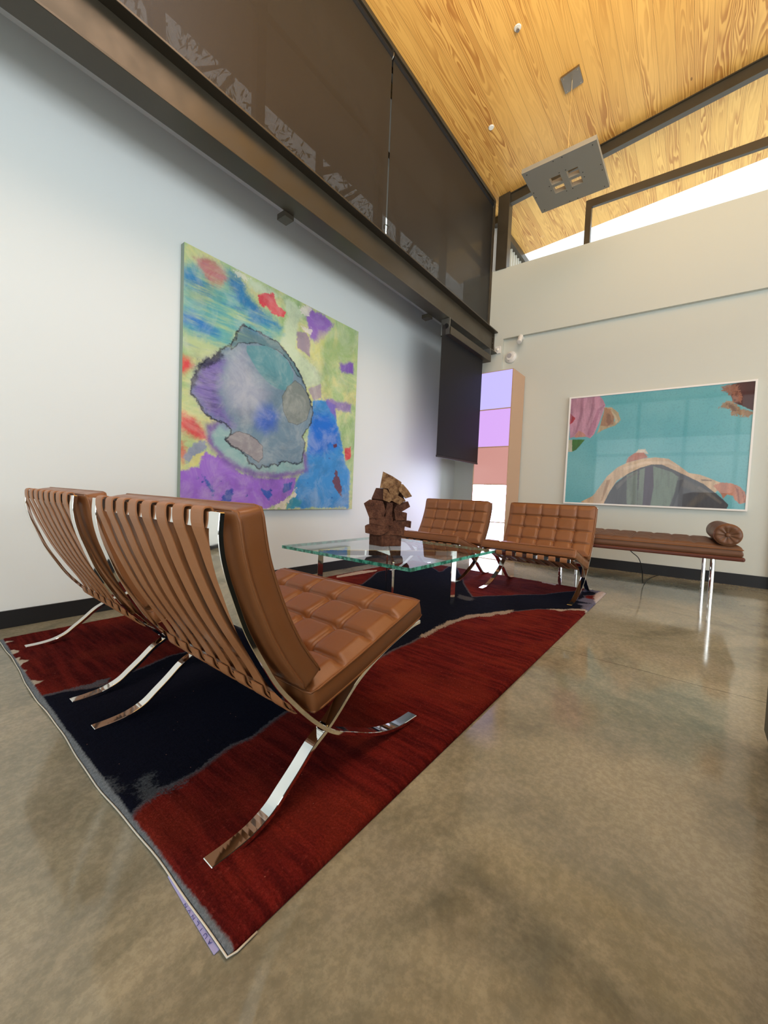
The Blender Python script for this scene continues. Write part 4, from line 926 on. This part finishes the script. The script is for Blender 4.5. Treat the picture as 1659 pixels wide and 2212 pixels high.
# ------------------------------------------------------------------ glowing column of coloured cubes
cx0, cy0, cy1 = 4.945, 1.908, 2.390; CH = 2.437; nz = 5; cd = .42
col = empty('light_column', (cx0+cd/2, (cy0+cy1)/2, 0), 'tall glowing column of five stacked coloured light boxes in the corner', 'light sculpture'); s = col.location.copy()
M_shell = paint('copper_beige_lacquer', (.56, .36, .235), .35)
cols = [((.72, .80, 1.0), 6.0), ((.72, .66, 1.0), 20.0), ((1.0, .46, .40), .66), ((.76, .44, 1.0), 1.0), ((.56, .50, 1.0), 1.12)]
for k in range(nz):
    z0 = CH*k/nz; z1 = CH*(k+1)/nz
    bm = bmesh.new(); t = .012
    box(bm, cx0, cx0+cd, cy0, cy0+t, z0, z1); box(bm, cx0, cx0+cd, cy1-t, cy1, z0, z1); box(bm, cx0+cd-t, cx0+cd, cy0+t, cy1-t, z0, z1)
    box(bm, cx0, cx0+cd-t, cy0+t, cy1-t, z0, z0+.006); box(bm, cx0, cx0+cd-t, cy0+t, cy1-t, z1-.006, z1)
    bx = tobj('light_box', bm, M_shell, col, shift=s)
    bm = bmesh.new(); box(bm, cx0+.003, cx0+.009, cy0+t, cy1-t, z0+.007, z1-.007)
    c_, st_ = cols[k]; pn = tobj('glowing_panel', bm, emit('lit_panel', c_, st_), bx, shift=s)
    pn['label'] = ['pale blue-white glowing panel', 'bright white glowing panel', 'salmon pink glowing panel', 'violet pink glowing panel', 'lilac glowing panel'][k]

# ------------------------------------------------------------------ abstract canvas on the left wall
def canvas_mat():
    n = NT('poured_paint_canvas'); big = n.noise(7, 7, .72); fine = n.noise(30, 6, .75); cl = n.noise(2.6, 6, .65, None, 1.4)
    base = n.ramp(cl, [(.3, (.22, .38, .16)), (.46, (.40, .54, .26)), (.60, (.62, .62, .28)), (.72, (.38, .54, .34))])
    G = (.36, .50, .30)
    lay = [('paleg', (.52, .64, .46), .02, .08, .9, 'fill'), ('grnshade', (.26, .40, .16), .06, .15, .6, 'fill'),
           ('teal', (.10, .36, .38), .06, .12, .95, 'fill'), ('bluea', (.03, .20, .46), .05, .08, .9, 'fill'), ('blueb', (.02, .16, .50), .05, .06, .9, 'fill'),
           ('bluec', (.03, .20, .45), .03, .08, .95, 'fill'), ('blued', (.03, .21, .45), .04, .08, .9, 'fill'), ('yelgrn', (.50, .56, .26), .05, .10, .8, 'fill'),
           ('reda', (.48, .13, .14), .03, .08, .9, 'fill'), ('redb', (.66, .07, .09), .006, .07, 1, 'fill'), ('redc', (.66, .05, .07), .035, .06, .95, 'fill'), ('redd', (.66, .05, .06), .03, .08, .95, 'fill'), ('rede', (.62, .12, .09), .03, .10, .85, 'fill'),
           ('purpa', (.26, .12, .50), .02, .10, .95, 'fill'), ('mauve', (.30, .22, .34), .008, .06, .85, 'fill'), ('mauve2', (.36, .30, .38), .008, .05, .85, 'fill'), ('yela', (.60, .62, .22), .04, .1, .5, 'fill'), ('purpb', (.18, .08, .44), .02, .06, .95, 'fill'),
           ('bluebig', (.05, .26, .62), .012, .08, 1, 'fill'), ('bluecore', (.012, .13, .60), .05, .12, .85, 'fill'), ('purpc', (.22, .12, .48), .02, .08, .8, 'fill'),
           ('grayl', (.24, .28, .42), .01, .08, .9, 'fill'), ('yell', (.62, .60, .22), .006, .06, .9, 'fill'),
           ('purpbot', (.30, .14, .60), .012, .08, 1, 'fill'), ('bluel1', (.03, .10, .42), .008, .08, .9, 'fill'), ('bluel2', (.02, .06, .38), .008, .08, .95, 'fill'), ('bluel3', (.03, .10, .46), .006, .06, .95, 'fill'), ('bluel4', (.03, .10, .42), .006, .06, .9, 'fill'), ('tealb', (.04, .28, .40), .006, .08, .9, 'fill'), ('creamb', (.72, .68, .58), .004, .12, .9, 'fill'),
           ('halo', (.16, .08, .36), .03, .05, .9, 'fill'), ('haloin', (.25, .42, .43), .025, .06, 1, 'fill'),
           ('body', (.16, .25, .33), .005, .06, 1, 'fill'), ('lightc', (.33, .36, .46), .09, .06, .85, 'fill'), ('purple_l', (.19, .14, .42), .05, .10, .95, 'fill'), ('crown', (.10, .20, .235), .004, .03, .95, 'fill'), ('crown', (.02, .03, .045), .007, .04, .85, 'line'),
           ('tealoval', (.10, .28, .32), .005, .02, .9, 'fill'), ('blob', (.055, .13, .50), .06, .05, .95, 'fill'), ('olive', (.19, .22, .20), .005, .02, .9, 'fill'), ('olive', (.05, .06, .07), .006, .02, .6, 'line'),
           ('tan', (.27, .25, .27), .005, .03, .95, 'fill'), ('tan', (.05, .05, .06), .006, .03, .7, 'line'), ('body', (.012, .018, .035), .012, .06, .95, 'line'), ('blackl1', (.012, .014, .03), .02, .10, .85, 'fill'),
           ('brown1', (.14, .05, .07), .004, .10, .95, 'fill'), ('brown2', (.12, .03, .05), .004, .04, .95, 'fill'), ('redr', (.62, .05, .07), .006, .06, .95, 'fill'),
           ('creamtop', (.74, .72, .62), .004, .14, .75, 'fill'), ('creamt2', (.74, .70, .66), .004, .14, .8, 'fill'), ('creamt3', (.74, .70, .66), .004, .10, .8, 'fill')]
    col = layer_stack(n, base, lay, big, fine)
    stk = n.noise(1, 4, .65, n.mapping((2.2, 1, 17), (0, .62, 0)))
    col = n.mix(n.math('MULTIPLY', n.ss(stk, .46, .66, 0, .7), n.ss(n.attr('teal'), -.05, .12)), col, (.42, .56, .26))
    col = n.mix(n.math('MULTIPLY', n.ss(stk, .34, .46, .7, 0), n.ss(n.attr('teal'), -.05, .12)), col, (.03, .20, .42))
    stk2 = n.noise(1, 5, .7, n.mapping((4, 1, 26), (0, .15, 0)))
    col = n.mix(n.math('MULTIPLY', n.ss(stk2, .45, .66, 0, .55), n.ss(n.attr('purple_l'), -.04, .06)), col, (.035, .035, .10))
    dt = n.n('ShaderNodeTexVoronoi'); dt.inputs['Scale'].default_value = 15; n.L.new(n.co, dt.inputs['Vector'])
    dm = n.math('LESS_THAN', dt.outputs['Distance'], n.math('MULTIPLY', n.ss(big, .45, .7), .36))
    col = n.mix(n.math('MULTIPLY', n.math('MULTIPLY', dm, .85), n.ss(n.attr('spots'), -.02, .06)), col, (.012, .06, .34))
    dm2 = n.math('LESS_THAN', dt.outputs['Distance'], n.math('MULTIPLY', n.ss(fine, .56, .72), .30))
    col = n.mix(n.math('MULTIPLY', n.math('MULTIPLY', dm2, .8), n.ss(n.attr('spots2'), -.02, .03)), col, (.15, .035, .06))
    col = n.mix(n.ss(fine, .66, .76, 0, .35), col, (.62, .62, .58))
    col = n.mix(n.ss(n.noise(4.2, 5, .7, None, .8), .42, .68, 0, .42), col, n.mix(.45, col, (.80, .80, .74)))
    col = n.mix(n.ss(n.noise(3.1, 5, .7, n.mapping((1, 1, 1), (0, 0, 0), (5, 3, 2))), .45, .7, 0, .5), col, n.mix(.5, col, (0, .02, .06)))
    n.pr(col, .6, spec=.2); n.bump(n.noise(380, 1), .1, .001); return n.m
AX0, AX1, AZ0, AZ1, AY = 1.290, 3.040, .626, 2.434, 2.812
cv = empty('abstract_painting', ((AX0+AX1)/2, AY+.02, AZ0), 'large square canvas of poured blue, violet and green stains on the white wall', 'painting'); s = cv.location.copy()
nx, nz_ = 175, 180; V = []; Fc = []; P2 = []
for j in range(nz_+1):
    for i in range(nx+1):
        x = AX0+(AX1-AX0)*i/nx; z = AZ0+(AZ1-AZ0)*j/nz_; V.append((x-s.x, AY-s.y, z-s.z)); P2.append((x, z))
for j in range(nz_):
    for i in range(nx): q = j*(nx+1)+i; Fc.append((q, q+1, q+nx+2, q+nx+1))
me = bpy.data.meshes.new('painted_canvas'); me.from_pydata(V, [], Fc); add_fields(me, np.array(P2), ART); link('painted_canvas', me, canvas_mat(), cv)
bm = bmesh.new(); box(bm, AX0, AX1, AY+.0008, 2.858, AZ0, AZ1); tobj('stretcher_side', bm, paint('canvas_edge', (.27, .33, .27), .8), cv, shift=s)

# ------------------------------------------------------------------ framed photograph on the far wall
def photo_mat():
    n = NT('glossy_photo_print'); big = n.noise(6, 5, .6); fine = n.noise(60, 4, .7); cl = n.noise(1.6, 3, .5)
    base = n.ramp(cl, [(.3, (.085, .33, .38)), (.7, (.15, .40, .44))])
    fold = n.noise(1, 3, .6, n.mapping((1, 16, 3), (.3, 0, 0)))
    lay = [('pink', (.50, .26, .36), .004, .01, 1, 'fill'), ('scarf', (.34, .13, .22), .006, .02, .6, 'fill'), ('redc', (.36, .03, .05), .004, .01, 1, 'fill'), ('hair', (.42, .33, .18), .005, .03, 1, 'fill'), ('face', (.34, .17, .08), .008, .02, 1, 'fill'),
           ('bookp', (.48, .46, .34), .003, .004, 1, 'fill'), ('book', (.05, .16, .03), .003, .01, 1, 'fill'), ('hands', (.50, .24, .20), .004, .02, 1, 'fill'),
           ('headh', (.60, .52, .42), .008, .03, 1, 'fill'), ('head', (.42, .17, .12), .008, .02, 1, 'fill'), ('cream', (.56, .40, .25), .004, .01, 1, 'fill'),
           ('hand', (.48, .20, .12), .004, .02, 1, 'fill'), ('trous', (.055, .052, .058), .004, .01, 1, 'fill'), ('fold1', (.10, .085, .07), .02, .05, .8, 'fill'), ('lapel1', (.16, .21, .16), .006, .02, .8, 'fill'), ('lapel2', (.17, .22, .17), .005, .02, .8, 'fill'), ('lapel3', (.15, .21, .16), .006, .02, .85, 'fill'), ('belt', (.055, .035, .06), .005, .01, 1, 'fill'),
           ('face2', (.20, .08, .035), .008, .02, .8, 'fill'), ('hair2', (.60, .52, .36), .006, .02, .8, 'fill'), ('pf1', (.32, .14, .22), .008, .01, .7, 'fill'), ('pf2', (.32, .14, .22), .008, .01, .7, 'fill'), ('pf3', (.34, .16, .24), .006, .01, .6, 'fill'),
           ('tf1', (.14, .13, .12), .008, .01, .7, 'fill'), ('tf2', (.15, .13, .11), .008, .01, .7, 'fill'), ('tf3', (.015, .012, .014), .008, .01, .8, 'fill'), ('cf1', (.30, .16, .07), .008, .01, .8, 'fill'), ('cf2', (.68, .52, .36), .006, .01, .7, 'fill'), ('fg1', (.24, .07, .04), .004, .01, .8, 'fill'), ('fg2', (.24, .07, .04), .004, .01, .8, 'fill'), ('cuff', (.12, .07, .04), .003, .01, .8, 'fill'),
           ('brownp', (.07, .018, .015), .004, .02, 1, 'fill'), ('fig2', (.30, .12, .07), .008, .10, .95, 'fill'), ('fig3', (.34, .20, .10), .006, .10, .95, 'fill'), ('f2a', (.12, .035, .02), .01, .06, .8, 'fill'), ('f3a', (.12, .05, .02), .01, .06, .8, 'fill')]
    col = layer_stack(n, base, lay, big, fine)
    col = n.mix(n.ss(fine, .50, .62, 0, .20), col, n.mix(.5, col, (0, 0, 0)))
    col = n.mix(n.math('MULTIPLY', n.ss(fold, .38, .62, 0, .45), n.ss(n.attr('allf'), -.004, .004)), col, n.mix(.55, col, (.02, .01, .01)))
    n.pr(col, .30, spec=.3, coat=.55, coatr=.02); return n.m
F0, F1, Z0, Z1 = -.650, 1.091, .769, 2.097
pc = empty('framed_photograph', PB((F0+F1)/2, DB-.02, Z0), 'white-framed glossy photo of people against turquoise sky, hung above the daybed', 'picture'); s = pc.location.copy()
nx, nz_ = 175, 134; V = []; Fc = []; P2 = []
fw_ = .018
for j in range(nz_+1):
    for i in range(nx+1):
        t = F0+fw_+(F1-F0-2*fw_)*i/nx; z = Z0+fw_+(Z1-Z0-2*fw_)*j/nz_; V.append(PB(t, DB-.036, z)-s); P2.append((t, z))
for j in range(nz_):
    for i in range(nx): q = j*(nx+1)+i; Fc.append((q+1, q, q+nx+1, q+nx+2))
me = bpy.data.meshes.new('photo_print'); me.from_pydata(V, [], Fc); add_fields(me, np.array(P2), PIC); a_ = me.attributes.new('allf', 'FLOAT', 'POINT'); a_.data.foreach_set('value', np.max([sdf(np.array(P2), q) for q in PIC.values()], axis=0).astype(np.float32)); link('photo_print', me, photo_mat(), pc)
bm = bmesh.new()
boxB(bm, F0, F0+fw_, DB-.044, DB-.001, Z0, Z1); boxB(bm, F1-fw_, F1, DB-.044, DB-.001, Z0, Z1); boxB(bm, F0+fw_, F1-fw_, DB-.044, DB-.001, Z0, Z0+fw_); boxB(bm, F0+fw_, F1-fw_, DB-.044, DB-.001, Z1-fw_, Z1)
tobj('picture_frame', bm, paint('white_frame_lacquer', (.80, .78, .75), .35), pc, shift=s)
bm = bmesh.new(); boxB(bm, F0+fw_, F1-fw_, DB-.0345, DB-.01, Z0+fw_, Z1-fw_); tobj('backing_board', bm, M_whiteplastic, pc, shift=s)

# ------------------------------------------------------------------ small things on the far wall
def disc(bm, c, nrm, r, h, n=28, r2=None):
    q = Vector(nrm).to_track_quat('Z', 'Y').to_matrix().to_4x4(); q.translation = Vector(c)+Vector(nrm)*h/2
    bmesh.ops.create_cone(bm, cap_ends=True, segments=n, radius1=r, radius2=r2 if r2 is not None else r, depth=h, matrix=q)
c = PB(1.877, DB, 2.733); al = empty('alarm_sounder', c, 'round white sounder on the far wall above the glowing column', 'alarm')
bm = bmesh.new(); disc(bm, c, -nB, .078, .022); disc(bm, c-nB*.022, -nB, .075, .022, 28, .05); tobj('housing', bm, M_whiteplastic, al, shift=c, bevel=.004)
bm = bmesh.new(); disc(bm, c-nB*.043+tB*.012+Vector((0, 0, .012)), -nB, .032, .003); tobj('speaker_grille', bm, paint('grey_grille', (.38, .37, .38), .6), al, shift=c)
bm = bmesh.new(); disc(bm, c-nB*.036+tB*.015-Vector((0, 0, .048)), -nB, .006, .006, 12); tobj('sensor_eye', bm, M_blackplastic, al, shift=c)
c = PB(1.757, DB-.05, 3.0); sp = empty('security_camera', c, 'small white tube camera on an arm below the wall ledge', 'camera')
d_ = (-nB*.55-Vector((0, 0, .8))).normalized()
bm = bmesh.new(); p0 = PB(1.735, DB, 2.955); tube(bm, [p0, p0-nB*.05], .024, 16); tube(bm, [p0-nB*.04, p0-nB*.07-Vector((0, 0, .02))], .014, 12); tobj('bracket', bm, M_whiteplastic, sp, shift=c, smooth=False)
bm = bmesh.new(); p1 = p0-nB*.07+Vector((0, 0, .01)); tube(bm, [p1, p1+d_*.12], .032, 24); tobj('housing', bm, M_whiteplastic, sp, shift=c, bevel=.004)
bm = bmesh.new(); tube(bm, [p1+d_*.119, p1+d_*.123], .024, 20); tobj('lens', bm, M_whiteplastic, sp, shift=c)
c = PB(2.045, DB-.05, 2.835); ms = empty('motion_sensor', c, 'small square white sensor beside the end of the steel beam', 'sensor')
bm = bmesh.new(); boxB(bm, 2.005, 2.085, DB-.075, DB-.051, 2.79, 2.89); tobj('housing', bm, M_whiteplastic, ms, shift=c, bevel=.006)
bm = bmesh.new(); sphere(bm, PB(2.045, DB-.075, 2.84), .022, 1, 14); tobj('lens', bm, paint('pearl_plastic', (.8, .78, .7), .2), ms, shift=c, smooth=True)

# ------------------------------------------------------------------ ceiling fittings
cn = Vector((0, -.129, -1)).normalized()
def ceil_pt(x, y): return Vector((x, y, ceil_z(y)))
for (x, y, lbl, lit) in ((3.603, 1.528, 'small round ceiling sprinkler nearest the top edge', 0), (4.308, 2.075, 'small round white ceiling sprinkler cover nearest the shades', 1)):
    c = ceil_pt(x, y); r = empty('ceiling_sprinkler', c, lbl, 'sprinkler', 'sprinklers in the board ceiling')
    bm = bmesh.new(); disc(bm, c, cn, .032, .006, 28, .028); tobj('escutcheon', bm, M_whiteplastic, r, shift=c)
    if not lit:
        bm = bmesh.new(); disc(bm, c+cn*.006, cn, .010, .02, 12); disc(bm, c+cn*.026, cn, .016, .002, 12); tobj('sprinkler_head', bm, M_brush, r, shift=c)
    else:
        bm = bmesh.new(); disc(bm, c+cn*.005, cn, .026, .004, 24); tobj('cover_plate', bm, paint('cover_white', (.9, .9, .86), .3), r, shift=c)
HC = Vector((4.385, 1.252, 4.07)); cp = ceil_pt(HC.x, HC.y)
hp = empty('hanging_panel', cp, 'grey square metal panel with four slots hanging from a cable', 'ceiling fixture')
bm = bmesh.new(); half = .34
g0, g1, br = .118, .118, .022
xs = [-half, -g0, -br, br, g1, half]; 
us_ = [-half, -.135, -.028, .028, .135, half]; vs_ = [-half, -.120, -.020, .020, .120, half]
for i in range(5):
    for j in range(5):
        if i in (1, 3) and j in (1, 3): continue
        box(bm, HC.x+vs_[j], HC.x+vs_[j+1], HC.y+us_[i], HC.y+us_[i+1], HC.z, HC.z+.045)
bmesh.ops.remove_doubles(bm, verts=bm.verts, dist=1e-5)
# drop the doubled inner walls
seen = {}
for f in list(bm.faces):
    k = tuple(sorted(v.index for v in f.verts)); seen.setdefault(k, []).append(f)
kill = [f for l in seen.values() if len(l) > 1 for f in l]
bmesh.ops.delete(bm, geom=kill, context='FACES_ONLY')
M_panel = paint('grey_powder_coat', (.27, .255, .215), .5, .05)
pb = tobj('panel_body', bm, M_panel, hp, shift=cp)
for (u, v) in ((-.30, -.30), (.30, -.30), (-.30, .30), (.30, .30), (0.04, -.32), (-.04, -.32), (0.04, .32), (-.04, .32), (-.32, .06), (-.32, -.02), (.32, .06), (.32, -.02), (-.16, .05), (-.16, -.02), (.16, .05), (.16, -.02), (.03, .145), (-.03, .145), (.03, -.145), (-.03, -.145)):
    bm = bmesh.new(); disc(bm, (HC.x+v, HC.y+u, HC.z), (0, 0, -1), .005, .002, 10); tobj('screw', bm, M_blackplastic, pb, shift=cp)
bm = bmesh.new(); tube(bm, [HC+Vector((0, 0, .02)), cp+Vector((0, 0, -.01))], .006, 8); tobj('cable', bm, metal('bright_steel_cable', (.8, .75, .6), .25), hp, shift=cp)
bm = bmesh.new()
q = [Vector((cp.x+a*.095, cp.y+b*.085, 0)) for a, b in ((-1, -1), (1, -1), (1, 1), (-1, 1))]
hexa(bm, [(p.x, p.y, cz(p.y)-.022) for p in q]+[(p.x, p.y, cz(p.y)-.002) for p in q]); pl_ = tobj('ceiling_plate', bm, metal('mill_finish_plate', (.30, .26, .22), .38), hp, shift=cp)
for a in (-1, 1):
    for b_ in (-1, 1):
        bm = bmesh.new(); x, y = cp.x+a*.075, cp.y+b_*.065; disc(bm, (x, y, cz(y)-.022), cn, .006, .003, 10); tobj('bolt', bm, M_chrome, pl_, shift=cp)
